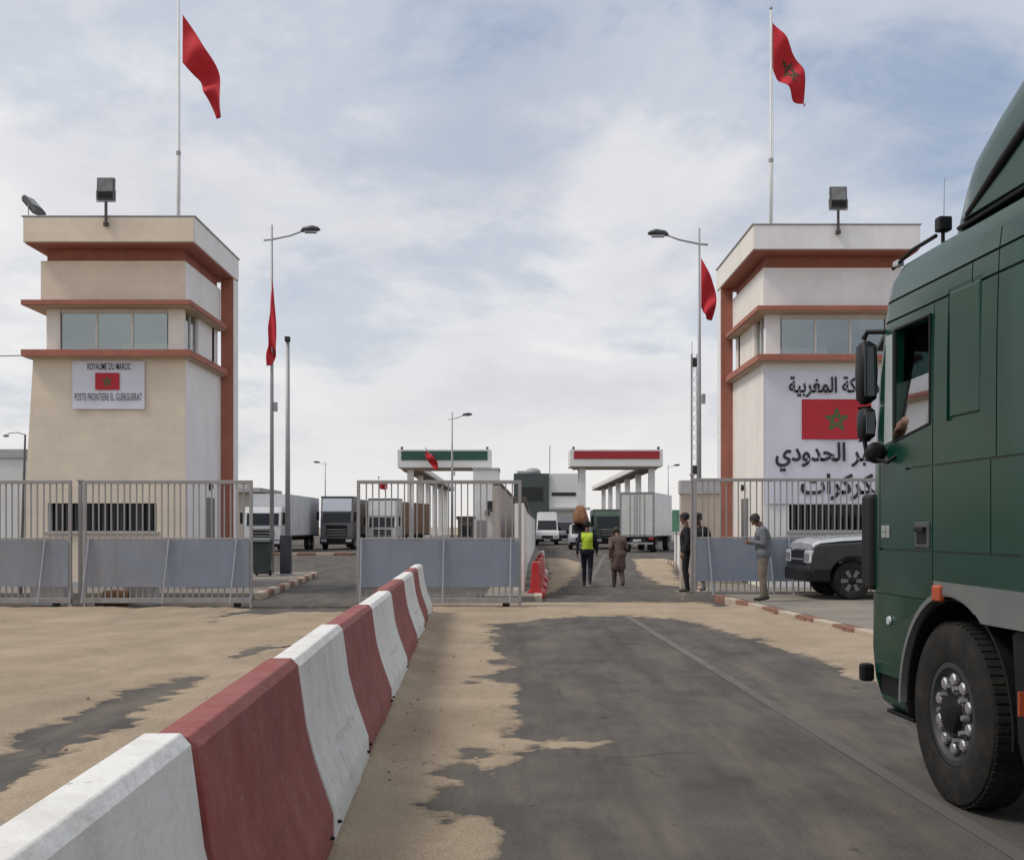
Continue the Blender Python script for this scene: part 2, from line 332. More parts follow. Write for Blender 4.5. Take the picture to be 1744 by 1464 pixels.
def sheet(name, poly, z, m):
    me = bpy.data.meshes.new(name); me.from_pydata([(x, y, z) for x, y in poly], [], [tuple(range(len(poly)))]); me.materials.append(m)
    return struct(link(name, me))
DESERT = ground_mat('desert_sand', (0.30, 0.24, 0.175), (0.36, 0.29, 0.215), (0.42, 0.345, 0.26), 0.5, 0.03)
sheet('ground', [(-2500, -600), (2500, -600), (2500, 4000), (-2500, 4000)], -0.06, DESERT)
sheet('road', [(-16, -20), (8, -20), (8, 23.5), (-16, 23.5)], 0.0, ASPH)
sheet('yard_pavement', [(-45, 23.5), (45, 23.5), (45, 230), (-45, 230)], 0.0, ASPH)

# drifted sand as a real height field: the road shows where the drift is thinner than nothing
main_asph = [(0.5, 1.0), gnd(862, 1500), gnd(846, 1425), gnd(836, 1398), gnd(790, 1396), gnd(746, 1384), gnd(742, 1345), gnd(754, 1300), gnd(790, 1268), gnd(815, 1271), gnd(826, 1292), gnd(836, 1312),
             gnd(858, 1312), gnd(870, 1290), gnd(925, 1272), gnd(1015, 1268), gnd(1012, 1258), gnd(880, 1254), gnd(862, 1240), gnd(868, 1200), gnd(856, 1168), gnd(808, 1166), gnd(806, 1152), gnd(842, 1146),
             gnd(846, 1112), gnd(832, 1078), gnd(830, 1063), gnd(900, 1056), gnd(965, 1051), gnd(1080, 1048), gnd(1170, 1056), gnd(1230, 1074), gnd(1300, 1094), gnd(1390, 1122), (3.75, 12.0), (4.05, 9.5), (4.35, 7), (4.6, 1)]
left_streak = [gnd(-160, 1440), gnd(-200, 1330), gnd(0, 1282), gnd(70, 1243), gnd(148, 1201), gnd(230, 1172), gnd(305, 1156), gnd(350, 1150), gnd(330, 1163), gnd(297, 1181), gnd(212, 1216), gnd(127, 1274), gnd(0, 1347)]
small_streak = [gnd(395, 1118), gnd(430, 1106), gnd(470, 1098), gnd(478, 1103), gnd(440, 1114), gnd(410, 1124)]
left_thin = [gnd(60, 1190), gnd(230, 1128), gnd(390, 1084), gnd(395, 1088), gnd(250, 1132), gnd(90, 1188)]
lane_mouth = [gnd(355, 1060), gnd(400, 1047), gnd(500, 1043), gnd(612, 1043), (-2.9, 24), (-5.6, 24), gnd(420, 1035)]
yard_all = [(-30, 22.9), (-5.6, 22.9), (-3.0, 22.9), (-2.9, 24.2), (4.0, 24.2), (4.0, 22.9), (9, 22.9), (30, 30), (30, 120), (-30, 120)]
sand_in = [[gnd(924, 1012), gnd(935, 975), gnd(928, 950), gnd(965, 951), gnd(990, 958), gnd(978, 982), gnd(948, 1004)],
           [gnd(1078, 952), gnd(1142, 951), gnd(1148, 975), gnd(1160, 998), gnd(1128, 996), gnd(1092, 977)]]
ys = np.exp(np.arange(math.log(2.5), math.log(75), 0.0062))
xs = np.concatenate([np.arange(-15.5, -3.2, 0.075), np.arange(-3.2, 2.6, 0.028), np.arange(2.6, 7.6, 0.07)])
GX, GY = np.meshgrid(xs, ys)
wx = GX + (fbm(GX, GY, 1.6, 5) - 0.5) * 0.42; wy = GY + (fbm(GX, GY, 1.3, 9) - 0.5) * 0.6
sd = sdf(wx, wy, main_asph)
for q in (left_streak, small_streak, lane_mouth, yard_all): sd = np.minimum(sd, sdf(wx, wy, q))
for q in sand_in: sd = np.maximum(sd, -sdf(wx, wy, q))
# wheel tracks that run towards the left gate opening
tx = (GX - 0.42 * GY); trk = np.zeros_like(GX)
for off, w, a in ((-9.6, 0.22, 0.016), (-11.4, 0.24, 0.018), (-13.2, 0.22, 0.014), (-14.6, 0.24, 0.014), (-8.2, 0.2, 0.010), (-17.0, 0.3, 0.014)):
    ph = tx - off + (fbm(GX, GY, 0.22, 40) - 0.5) * 1.6
    trk -= a * np.exp(-(ph / w) ** 2) - 0.5 * a * np.exp(-((np.abs(ph) - 2 * w) / w) ** 2)
left_side = np.clip((-1.6 - GX) / 0.8, 0, 1)
edge = (fbm(GX, GY, 5.0, 21, 5) - 0.5)
h = np.clip(sd * 0.06 + edge * 0.034 + 0.002, -0.03, 0.028); depth = np.clip(h / 0.022, 0, 1)
rel = (fbm(GX, GY, 0.7, 3, 4) - 0.5) * 0.05 + (fbm(GX, GY, 4.0, 60, 4) - 0.5) * 0.020 + (fbm(GX, GY, 13.0, 70, 3) - 0.5) * 0.010
pos = np.clip(h / 0.02, 0, 1)
h = h + pos * (np.maximum(rel + 1.9 * trk * left_side, -0.024) + 0.004)
foot = GX - (-0.905 - 0.0391 * GY); bank = np.exp(-((np.abs(foot) - 0.24) / 0.10) ** 2) * np.clip((21.3 - GY) / 0.5, 0, 1) * (0.018 + 0.09 * fbm(GX, GY, 1.1, 88, 4) ** 1.5)
kx = np.interp(GY, [4, 11, 15.5, 19, 22, 24.5], [5.48, 5.28, 5.05, 4.80, 4.62, 4.42]) - 0.12; bank2 = np.exp(-np.clip(kx - GX, 0, 9) / 0.22) * (0.02 + 0.14 * fbm(GX, GY, 0.9, 95, 4) ** 1.5) * (GX < kx + 0.05) * (GY < 24.3)
h = h + np.where(h > 0, bank + bank2, 0.0)
nv, nu = GX.shape
co = np.stack([GX, GY, h], -1).reshape(-1, 3)
ii = np.arange(nv * nu).reshape(nv, nu)
qd = np.stack([ii[:-1, :-1], ii[:-1, 1:], ii[1:, 1:], ii[1:, :-1]], -1).reshape(-1, 4)
keep = (h.reshape(-1)[qd].max(1) > -0.012); qd = qd[keep]
used = np.unique(qd); remap = np.full(nv * nu, -1); remap[used] = np.arange(len(used)); co = co[used]; qd = remap[qd]; depth = depth.reshape(-1)[used]
me = bpy.data.meshes.new('drifted_sand'); me.vertices.add(len(co)); me.vertices.foreach_set('co', co.ravel())
me.loops.add(qd.size); me.loops.foreach_set('vertex_index', qd.ravel().astype(np.int32)); me.polygons.add(len(qd))
me.polygons.foreach_set('loop_start', np.arange(0, qd.size, 4, dtype=np.int32)); me.polygons.foreach_set('use_smooth', np.ones(len(qd), bool))
me.update(calc_edges=True); me.validate(); at_ = me.attributes.new('drift_depth', 'FLOAT', 'POINT'); at_.data.foreach_set('value', depth.astype(np.float32)); me.materials.append(SAND)
tag(link('drifted_sand', me), kind='structure')

# small stones and clods in the sand beside the barriers (too many and too small to count)
st = MB()
for i in range(120):
    if i < 60: d = random.uniform(5.4, 16); x = -0.55 - 0.039 * d + random.uniform(0.05, 1.0) * random.random()
    else: d = random.uniform(7, 21); x = random.uniform(-1.6 - 0.45 * d * 0.8, -1.5 - 0.04 * d)
    r = random.choice((0.006, 0.008, 0.011, 0.016)) * (1.5 if random.random() < 0.04 else 1)
    st.ell((x, d, 0.03 + r * 0.2), (r * random.uniform(0.8, 1.5), r * random.uniform(0.8, 1.3), r * random.uniform(0.5, 0.8)), 6, 4)
PEB = mat('pebbles', (0.30, 0.245, 0.185), 0.9, vary=0.4, vscale=2)
tag(st.build('loose_pebbles', PEB), 'loose pebbles scattered on the sand', None, None, 'stuff')

# painted lines
def paint_mat():
    m = bpy.data.materials.new('worn_road_paint'); m.use_nodes = True; t = m.node_tree; p = t.nodes['Principled BSDF']; p.inputs['Roughness'].default_value = 0.9
    c = t.nodes.new('ShaderNodeTexCoord'); n = t.nodes.new('ShaderNodeTexNoise'); n.inputs['Scale'].default_value = 5; n.inputs['Detail'].default_value = 8; n.inputs['Roughness'].default_value = 0.75
    t.links.new(c.outputs['Object'], n.inputs['Vector']); r = t.nodes.new('ShaderNodeValToRGB')
    r.color_ramp.elements[0].position = 0.44; r.color_ramp.elements[1].position = 0.66
    r.color_ramp.elements[0].color = (0.095, 0.086, 0.076, 1); r.color_ramp.elements[1].color = (0.19, 0.175, 0.155, 1)
    sy = t.nodes.new('ShaderNodeSeparateXYZ'); t.links.new(c.outputs['Object'], sy.inputs[0]); mr = t.nodes.new('ShaderNodeMapRange'); mr.inputs['From Min'].default_value = 7.0; mr.inputs['From Max'].default_value = 14.0
    mr.inputs['To Min'].default_value = -0.22; mr.inputs['To Max'].default_value = 0.0; t.links.new(sy.outputs[1], mr.inputs['Value']); ad = t.nodes.new('ShaderNodeMath'); ad.operation = 'ADD'; t.links.new(n.outputs['Fac'], ad.inputs[0]); t.links.new(mr.outputs[0], ad.inputs[1])
    t.links.new(ad.outputs[0], r.inputs[0]); t.links.new(r.outputs[0], p.inputs['Base Color']); return m
PAINT = paint_mat()
def line(pts, w):
    L = [(x - w / 2, y) for x, y in pts] + [(x + w / 2, y) for x, y in reversed(pts)]
    return sheet('lane_line', L, 0.004, PAINT)
line([(2.62 - 0.0275 * d, d) for d in (3.5, 6, 10, 14, 18, 20.6)], 0.11)
line([(2.0, 30.5), (2.9, 40), (4.4, 56), (5.6, 68)], 0.16)

# ------------------------------------------------------------------ kerbs and pavements
KRED = mat('red_kerb_paint', (0.17, 0.06, 0.045), 0.85, vary=0.25, vscale=5, dust=0.75, bump=0.3, bscale=30)
KWHT = mat('white_kerb_paint', (0.42, 0.36, 0.29), 0.85, vary=0.15, vscale=5, dust=0.6, bump=0.3, bscale=30)
kerb_me = {}
def kerb_row(parent, pts, step, h=0.15, w=0.2, first=0):
    """alternating painted kerb stones along a polyline; each stone is a piece of the pavement"""
    segs = []; 
    for a, b in zip(pts[:-1], pts[1:]):
        L = math.dist(a, b); n = max(1, round(L / step))
        for i in range(n):
            segs.append(((a[0] + (b[0] - a[0]) * i / n, a[1] + (b[1] - a[1]) * i / n), (a[0] + (b[0] - a[0]) * (i + 1) / n, a[1] + (b[1] - a[1]) * (i + 1) / n)))
    for i, (a, b) in enumerate(segs):
        L = round(math.dist(a, b) - 0.02, 2); k = (L, h, w, (i + first) % 2)
        if k not in kerb_me:
            kerb_me[k] = MB().prism([(-w / 2, -0.05), (w / 2, -0.05), (w / 2, h), (-w / 2 + 0.03, h), (-w / 2, h - 0.04)], 'y', -L / 2, L / 2).mesh('kerb_stone', [KRED if k[3] else KWHT])
        o = link('kerb_stone', kerb_me[k], parent, 0.008, 1); o.location = ((a[0] + b[0]) / 2, (a[1] + b[1]) / 2, random.uniform(-0.008, 0.004))
        o.rotation_euler = (0, 0, -math.atan2(b[0] - a[0], b[1] - a[1]) + random.uniform(-0.01, 0.01))
def pavement(name, poly, h):
    m = MB().prism([(x, y) for x, y in poly], 'z', -0.05, h - 0.004); return struct(m.build(name, PAVE))
pr = pavement('pavement_right', [(3.72, 24.75), (4.55, 24.6), (4.75, 22), (4.92, 19), (5.17, 15.5), (5.4, 11), (5.6, 4), (14, 4), (14, 34), (5.6, 34), (4.9, 29), (4.3, 26.6), (3.72, 26.2)], 0.15)
kerb_row(pr, [(4.42, 24.5), (4.62, 22), (4.80, 19), (5.05, 15.5), (5.28, 11), (5.48, 4)], 0.95, first=1)
kerb_row(pr, [(4.16, 25.6), (4.75, 29), (5.5, 34), (6.1, 40), (6.9, 50)], 0.95)
pl = pavement('pavement_left', [(-5.75, 25.2), (-6.1, 31), (-6.5, 37), (-9, 37), (-16, 37), (-16, 25.2)], 0.15)
kerb_row(pl, [(-6.38, 37), (-5.98, 31), (-5.62, 25.3)], 0.9)
pm = pavement('pavement_middle', [(0.45, 24.6), (1.0, 45), (1.9, 82), (0.6, 82), (-0.2, 45), (-0.6, 24.6)], 0.12)
kerb_row(pm, [(0.55, 24.7), (1.1, 45), (1.62, 62)], 1.0, h=0.12)
pf = pavement('pavement_far', [(-26, 64), (-9.0, 64), (-9.0, 66), (-26, 66)], 0.14)
kerb_row(pf, [(-15, 63.85), (-8.9, 63.85)], 1.1, h=0.16, w=0.25)

# ================================================================== JERSEY BARRIERS
BWHT = mat('white_barrier_paint', (0.70, 0.70, 0.68), 0.75, vary=0.06, vscale=2.2, bump=0.35, bscale=22, dust=0.22, streak=0.35, streakcol=(0.33, 0.29, 0.24), chips=0.75, scuff=0.45)
BRED = mat('red_barrier_paint', (0.235, 0.054, 0.048), 0.75, vary=0.14, vscale=2.2, bump=0.35, bscale=22, dust=0.30, dustcol=(0.42, 0.24, 0.21), streak=0.30, streakcol=(0.15, 0.05, 0.045), chips=0.35, chipcol=(0.36, 0.26, 0.23), scuff=0.30)
hp_ = [(0.26, 0), (0.255, 0.20), (0.245, 0.225), (0.165, 0.45), (0.125, 0.60), (0.085, 0.885), (0.055, 0.918)]
prof = [(-a, b) for a, b in hp_] + list(reversed(hp_))
ds = [1.15, 3.46, 5.57, 7.62, 9.85, 12.3, 14.9, 17.2, 19.1, 20.8]
blabels = ['white concrete barrier nearest the camera, cut off by the picture corner', 'large dark red concrete barrier second in the row from the camera',
           'white concrete barrier between the two largest red barriers', 'red concrete barrier fourth in the row, between two white ones',
           'white concrete barrier fifth in the row from the camera', 'narrow looking red barrier sixth in the row from the camera',
           'white concrete barrier third from the far end of the row', 'sliver of red barrier second from the far end of the row', 'white concrete barrier closing the far end of the row']
cols = [0, 1, 0, 1, 0, 1, 0, 1, 0]
for i in range(9):
    d0, d1 = ds[i], ds[i + 1]; ax = lambda d: -0.905 - 0.0391 * d
    t = thing('concrete_barrier', blabels[i], 'barrier', (ax((d0 + d1) / 2) + random.uniform(-0.015, 0.015), (d0 + d1) / 2, random.uniform(-0.01, 0.01)), math.atan(0.0391) + random.uniform(-0.009, 0.009), 'row of red and white barriers')
    t.scale = (1, 1, (1.08, 1.055, 1.03, 1.01)[i] if i < 4 else 1.0)
    L = (d1 - d0) - 0.035; paint = BRED if cols[i] else BWHT
    q = MB().prism(prof, 'y', -L / 2, L / 2); cut = MB()
    for yy in (-L * 0.30, L * 0.30): cut.box(-0.4, 0.4, yy - 0.17, yy + 0.17, -0.1, 0.055)
    bm_ = boolean_cut(q.mesh('concrete_barrier', [paint]), cut.mesh('c'), [paint])
    autosmooth(link('body', bm_, t, 0.006, 2), 30)
    for yy in (-L / 2 + 0.12, L / 2 - 0.12): MB().tube([(0.245, yy - 0.02, 0.12), (0.270, yy - 0.012, 0.125), (0.272, yy + 0.012, 0.115), (0.245, yy + 0.02, 0.11)], 0.007, 6).build('steel_loop', BLACK, t)
    B(-0.05, 0.05, L / 2, L / 2 + 0.02, 0.25, 0.7).build('end_key', paint, t)

# ================================================================== GATES
SHEET2 = mat('faded_sheet_steel', (0.215, 0.24, 0.29), 0.55, 0.05, vary=0.12, vscale=1.0, bump=0.12, bscale=3.0, dust=0.4, streak=0.5, streakcol=(0.17, 0.13, 0.11))
def gate_panel(label, x0, x1, d, z1=2.52, braces=(), nb=24, lean=-0.12, rz=0.0, sheet_x=None):
    W = x1 - x0; g = thing('barred_gate', label, 'gate', (x0, d, 0.0), rz, 'barred gate panels with blue grey sheets')
    zb = 0.10; zs0, zs1 = 0.42, 1.34
    B(0, W, -0.03, 0.03, z1 - 0.07, z1).build('top_rail', FENCE, g, 0.006)
    B(0, W, -0.04, 0.04, zb, zb + 0.10).build('bottom_rail', FENCE, g, 0.006)
    for xx in (0.0, W - 0.06): B(xx, xx + 0.06, -0.035, 0.035, 0.0, z1 - 0.07).build('end_post', FENCE, g, 0.006)
    bme = B(-0.0125, 0.0125, -0.0125, 0.0125, zb + 0.1, z1 - 0.07).mesh('bar', [FENCE])
    for i in range(nb):
        o = link('bar', bme, g); o.location = (0.06 + (W - 0.12) * (i + 1) / (nb + 1), random.uniform(-0.003, 0.003), 0); o.rotation_euler = (0, random.uniform(-0.003, 0.003), 0)
    s0, s1 = sheet_x or (0.05, W - 0.05)
    n = 2 if s1 - s0 > 1.8 else 1
    for i in range(n):
        a = s0 + (s1 - s0) * i / n + 0.004; b = s0 + (s1 - s0) * (i + 1) / n - 0.004
        MB().box(a, b, -0.052, -0.046, zs0, zs1).build('steel_sheet', random.choice((SHEET, SHEET2)), g, rot=(random.uniform(-0.004, 0.004), 0, 0))
    B(0, W, -0.03, 0.028, zs1 + 0.005, zs1 + 0.045).build('middle_rail', FENCE, g, 0.004)
    for bx in braces:
        MB().tube([(bx, -0.085, zs1 + 0.06), (bx + lean * 0.55, -0.10, 0.75), (bx + lean, -0.16, 0.10)], 0.018, 6).build('brace', BRACE, g)
    for xx in (0.3, W - 0.3):
        MB().lathe([(-0.025, 0.06), (-0.02, 0.075), (0.02, 0.075), (0.025, 0.06)], 'y', 16, (xx, 0, 0.078)).build('roller', BLACK, g)
    return g
gate_panel('barred gate panel cut off by the left picture edge', -11.9, -8.69, 22.6, braces=(2.72,), nb=24)
gate_panel('barred gate panel below the front of the beige tower', -8.46, -5.12, 22.6, braces=(0.14, 1.72, 3.05), nb=25)
gate_panel('barred gate panel in the centre between the two lanes', -3.06, 0.185, 22.6, braces=(0.10, 1.72, 3.04), nb=24, lean=-0.02)
gate_panel('barred gate panel behind the man and the dark car', 3.96, 8.4, 24.95, z1=2.66, braces=(0.30, 1.62, 2.05, 3.3), nb=32, lean=0.10)
# the steel track the gates roll on
for lab, xa, xb, dd in (('steel gate track on the ground under the left gate panels', -12.0, 0.5, 22.6), ('steel gate track under the gate panel behind the man', 3.8, 9, 24.95)):
    z = 0.0 if xa < 0 else 0.146
    tag(MB().prism([(-0.09, z - 0.03), (0.09, z - 0.03), (0.09, z + 0.012), (0.02, z + 0.016), (0.015, z + 0.035), (-0.015, z + 0.035), (-0.02, z + 0.016), (-0.09, z + 0.012)], 'x', xa, xb).build('gate_track', mat('rusty_track', (0.06, 0.05, 0.042), 0.7, 0.3, vary=0.3, dust=0.4), loc=(0, dd, 0)), lab, 'track')
def post(label, x, d, h, w, m):
    t = thing('gate_post', label, 'post', (x, d, 0), 0, 'gate posts')
    B(-w / 2, w / 2, -w / 2, w / 2, 0, h).build('shaft', m, t, 0.01); B(-w / 2 - 0.02, w / 2 + 0.02, -w / 2 - 0.02, w / 2 + 0.02, h, h + 0.04).build('cap', m, t, 0.01)
post('slim grey gate post between the two left gate panels', -8.575, 22.75, 2.5, 0.07, FENCE)
post('grey gate post at the left end of the right gate panel', 3.94, 25.06, 2.72, 0.06, FENCE)
BLOCK = CONC
for lab, x0, x1, dd, hh in (('pale concrete block behind the gate panel at the left edge', -9.75, -9.02, 23.35, 0.44), ('pale concrete block under the gate panel of the beige tower', -7.82, -7.22, 23.3, 0.46)):
    t = thing('concrete_block', lab, 'block', ((x0 + x1) / 2, dd, 0), random.uniform(-.1, .1)); w = (x1 - x0) / 2
    MB().prism([(-0.22, 0), (0.22, 0), (0.17, hh), (-0.17, hh)], 'x', -w, w).build('body', BLOCK, t, 0.02)
    for xx in (-w * 0.5, w * 0.5): MB().tube([(xx - 0.06, 0, hh - 0.01), (xx - 0.05, 0, hh + 0.06), (xx + 0.05, 0, hh + 0.06), (xx + 0.06, 0, hh - 0.01)], 0.01, 6).build('lifting_loop', GALV, t)
t = thing('rusty_drum', 'small rusty brown drum lying under the gate of the beige tower', 'drum', (-7.95, 22.95, 0.17), 0.35)
RUST = mat('rust', (0.22, 0.10, 0.045), 0.85, vary=0.4, vscale=6, dust=0.3)
MB().lathe([(-0.24, 0.15), (-0.23, 0.17), (-0.08, 0.165), (-0.07, 0.175), (0.07, 0.175), (0.08, 0.165), (0.23, 0.17), (0.24, 0.15)], 'x', 20).build('body', RUST, t, smooth=False)
MB().lathe([(0.235, 0.03), (0.262, 0.028)], 'x', 10, (0, 0.06, 0.05)).build('bung', RUST, t)
# ================================================================== TEXT AND PRINT
def text_mesh(body, height, width, material, name='lettering', parent=None, loc=(0, 0, 0), bold=0.012, spacing=1.0):
    c = bpy.data.curves.new('txt', 'FONT'); c.body = body; c.align_x = 'LEFT'; c.offset = bold; c.resolution_u = 3; c.space_character = spacing
    o = bpy.data.objects.new('txt', c); COL.objects.link(o); me = evalmesh(o); bpy.data.objects.remove(o)
    co = np.empty(len(me.vertices) * 3); me.vertices.foreach_get('co', co); co = co.reshape(-1, 3)
    lo, hi = co.min(0), co.max(0); sx = width / (hi[0] - lo[0]); sz = height / (hi[1] - lo[1])
    new = np.stack([(co[:, 0] - (lo[0] + hi[0]) / 2) * sx, np.zeros(len(co)), (co[:, 1] - lo[1]) * sz], -1)
    me.vertices.foreach_set('co', new.ravel()); me.update(); me.materials.clear(); me.materials.append(material)
    return link(name, me, parent, loc=loc)
INK = mat('dark_banner_ink', (0.03, 0.032, 0.045), 0.8, vary=0.2)
VINYL = mat('banner_vinyl', (0.66, 0.67, 0.75), 0.6, vary=0.06, vscale=1.5, bump=0.12, bscale=3)
PRED = mat('printed_red', (0.44, 0.015, 0.03), 0.6, vary=0.08)
PGREEN = mat('printed_green', (0.05, 0.13, 0.04), 0.6, vary=0.1)
def star_quads(r, w):
    """interlaced five pointed star outline as flat bars, in a plane (x, z)"""
    P = [(r * math.sin(2 * math.pi * k / 5), r * math.cos(2 * math.pi * k / 5)) for k in range(5)]; out = []
    for k in range(5):
        a = P[k]; b = P[(k + 2) % 5]; dx, dz = b[0] - a[0], b[1] - a[1]; L = math.hypot(dx, dz); nx, nz = -dz / L * w / 2, dx / L * w / 2
        out.append([(a[0] + nx, a[1] + nz), (b[0] + nx, b[1] + nz), (b[0] - nx, b[1] - nz), (a[0] - nx, a[1] - nz)])
    return out
def flag_print(parent, cx, cz, w, hgt, y):
    f = MB().add([(cx - w / 2, y, cz - hgt / 2), (cx + w / 2, y, cz - hgt / 2), (cx + w / 2, y, cz + hgt / 2), (cx - w / 2, y, cz + hgt / 2)], [(0, 1, 2, 3)]).build('printed_flag', PRED, parent)
    s = MB()
    for k, q in enumerate(star_quads(hgt * 0.29, hgt * 0.055)): s.add([(cx + a, y - 0.002 - 0.0006 * k, cz - hgt * 0.02 + b) for a, b in q], [(0, 1, 2, 3)])
    s.build('printed_star', PGREEN, f)

# ================================================================== TOWERS
def stone_mat():
    m = bpy.data.materials.new('beige_stone_tiles'); m.use_nodes = True; t = m.node_tree; p = t.nodes['Principled BSDF']; p.inputs['Roughness'].default_value = 0.85
    c = t.nodes.new('ShaderNodeTexCoord'); s = t.nodes.new('ShaderNodeSeparateXYZ'); k = t.nodes.new('ShaderNodeCombineXYZ'); t.links.new(c.outputs['Object'], s.inputs[0])
    t.links.new(s.outputs[0], k.inputs[0]); t.links.new(s.outputs[2], k.inputs[1])
    b = t.nodes.new('ShaderNodeTexBrick'); b.inputs['Scale'].default_value = 1; b.inputs['Brick Width'].default_value = 0.42; b.inputs['Row Height'].default_value = 0.21
    b.inputs['Mortar Size'].default_value = 0.004; b.inputs['Bias'].default_value = 0.0; b.inputs['Mortar Smooth'].default_value = 0.2
    b.inputs['Color1'].default_value = (0.76, 0.67, 0.55, 1); b.inputs['Color2'].default_value = (0.725, 0.638, 0.522, 1); b.inputs['Mortar'].default_value = (0.66, 0.58, 0.475, 1)
    t.links.new(k.outputs[0], b.inputs['Vector'])
    n = t.nodes.new('ShaderNodeTexNoise'); n.inputs['Scale'].default_value = 0.8; n.inputs['Detail'].default_value = 8; n.inputs['Roughness'].default_value = 0.65; t.links.new(c.outputs['Object'], n.inputs['Vector'])
    r = t.nodes.new('ShaderNodeValToRGB'); r.color_ramp.elements[0].position = 0.3; r.color_ramp.elements[1].position = 0.7; r.color_ramp.elements[0].color = (0.86, 0.86, 0.88, 1); r.color_ramp.elements[1].color = (1.06, 1.04, 1.0, 1)
    t.links.new(n.outputs['Fac'], r.inputs[0]); mx = t.nodes.new('ShaderNodeMixRGB'); mx.blend_type = 'MULTIPLY'; mx.inputs[0].default_value = 1
    t.links.new(b.outputs['Color'], mx.inputs[1]); t.links.new(r.outputs[0], mx.inputs[2]); t.links.new(mx.outputs[0], p.inputs['Base Color'])
    bu = t.nodes.new('ShaderNodeBump'); bu.inputs['Strength'].default_value = 0.25; bu.inputs['Distance'].default_value = 0.01; n2 = t.nodes.new('ShaderNodeTexNoise'); n2.inputs['Scale'].default_value = 25
    t.links.new(c.outputs['Object'], n2.inputs['Vector']); t.links.new(n2.outputs['Fac'], bu.inputs['Height']); t.links.new(bu.outputs[0], p.inputs['Normal']); return m
STONE = stone_mat()
FRAMEW = mat('white_window_frame', (0.62, 0.61, 0.58), 0.6, vary=0.06)
def tower(label, X0, D0, s, P, stone):
    """u runs away from the road, y away from the camera, z up; s = -1 mirrors the tower"""
    T = thing('watch_tower', label, 'tower', (X0, D0, 0))
    W = 3.40; FR = STONE if stone else WHITE; SIDE = WHITE if stone else CREAM
    def bx(u0, u1, y0, y1, z0, z1): return MB().box(*sorted((s * u0, s * u1)), y0, y1, z0, z1)
    out_b, out_t = (W + 0.50, W + 0.18) if stone else (W + 0.05, W + 0.03)
    # lower wall with the long barred window cut in
    wu0, wu1, wz0, wz1 = (0.67, 3.24, 1.50, 2.16) if stone else (0.62, 2.75, 1.52, 2.14)
    cut = bx(wu0, wu1, -0.3, 0.30, wz0, wz1).mesh('c')
    low = MB().prism([(0, 0), (s * out_b, 0), (s * out_t, 5.56), (0, 5.56)], 'y', 0.0, P + 0.4)
    link('lower_wall', boolean_cut(low.mesh('lower_wall', [SIDE]), cut, [SIDE]), T)
    if stone:
        cl = MB().prism([(0.0, 0.32), (s * (out_b - 0.015), 0.32), (s * out_t, 5.56), (0.0, 5.56)], 'y', -0.03, -0.001)
        link('stone_cladding', boolean_cut(cl.mesh('stone_cladding', [STONE]), cut, [STONE]), T)
        link('plinth', MB().prism([(s * -0.04, 0), (s * (out_b + 0.04), 0), (s * (out_b + 0.03), 0.32), (s * -0.04, 0.32)], 'y', -0.06, 0.4).mesh('plinth', [CONC]), T)
    win = bx(wu0, wu1, 0.26, 0.29, wz0, wz1).build('lower_window', DGLASS, T)
    nb = 11 if stone else 13
    bme = B(-0.016, 0.016, -0.015, 0.015, wz0, wz1).mesh('window_bar', [mat('dark_bar', (0.05, 0.047, 0.045), 0.6)])
    for i in range(nb):
        o = link('window_bar', bme, win); o.location = (s * (wu0 + (wu1 - wu0) * (i + 1) / (nb + 1)), 0.06, 0)
    bx(wu0 - 0.06, wu1 + 0.06, -0.09, 0.05, wz0 - 0.07, wz0 - 0.002).build('window_sill', CONC, win, 0.006)
    # slabs
    for nm, z0, z1 in (('lower_slab', 5.58, 5.74), ('upper_slab', 6.78, 6.90)):
        bx(-0.20, W + 0.36, -0.30, P - 0.03, z0, z1).build(nm, TRIM, T, 0.008)
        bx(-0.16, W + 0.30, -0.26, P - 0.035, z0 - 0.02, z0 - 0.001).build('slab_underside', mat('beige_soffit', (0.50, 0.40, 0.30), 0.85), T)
    # glazed lookout
    zs, zt = 5.742, 6.758
    ui, uo = 0.08, W - 0.08
    for u0, u1, y0, y1 in ((ui, ui + 0.36, 0.10, 0.30), (uo - 0.32, uo, 0.10, 0.40)): bx(u0, u1, y0, y1, zs, zt).build('corner_pillar', WHITE if not stone else CREAM, T, 0.006)
    bx(ui, uo, P - 0.6, P - 0.4, zs, zt).build('rear_wall', CREAM, T); bx(uo - 0.12, uo, 0.42, P - 0.62, zs, zt).build('outer_wall', CREAM, T)
    bx(ui, ui + 0.16, 1.40, P - 0.04, zs, zt).build('inner_wall', SIDE, T)
    g0, g1 = ui + 0.37, uo - 0.33
    fr = bx(g0, g1, 0.12, 0.20, zt - 0.10, zt - 0.001).build('front_window_head', FRAMEW, T, 0.004); bx(g0, g1, 0.12, 0.20, zs, zs + 0.06).build('front_window_sill', FRAMEW, T, 0.004)
    n = 3
    for i in range(n):
        a = g0 + (g1 - g0) * i / n; b = g0 + (g1 - g0) * (i + 1) / n
        bx(a + 0.025, b - 0.025, 0.155, 0.163, zs + 0.06, zt - 0.10).build('window_pane', GLASSWIN, T)
        if i: bx(a - 0.024, a + 0.024, 0.13, 0.19, zs + 0.06, zt - 0.10).build('mullion', FRAMEW, T)
    for i, (a, b) in enumerate(((0.34, 0.84), (0.89, 1.37))):
        bx(ui + 0.07, ui + 0.078, a, b, zs + 0.04, zt - 0.06).build('side_window_pane', GLASSWIN, T)
    for yy in (0.865, 1.385): bx(ui + 0.04, ui + 0.11, yy - 0.022, yy + 0.014, zs, zt).build('side_mullion', FRAMEW, T)
    bx(g0 + 0.02, g0 + 1.15, 0.24, 0.28, zs, zs + 0.22).build('white_counter', mat('white_board', (0.7, 0.7, 0.68), 0.6), T, 0.004)
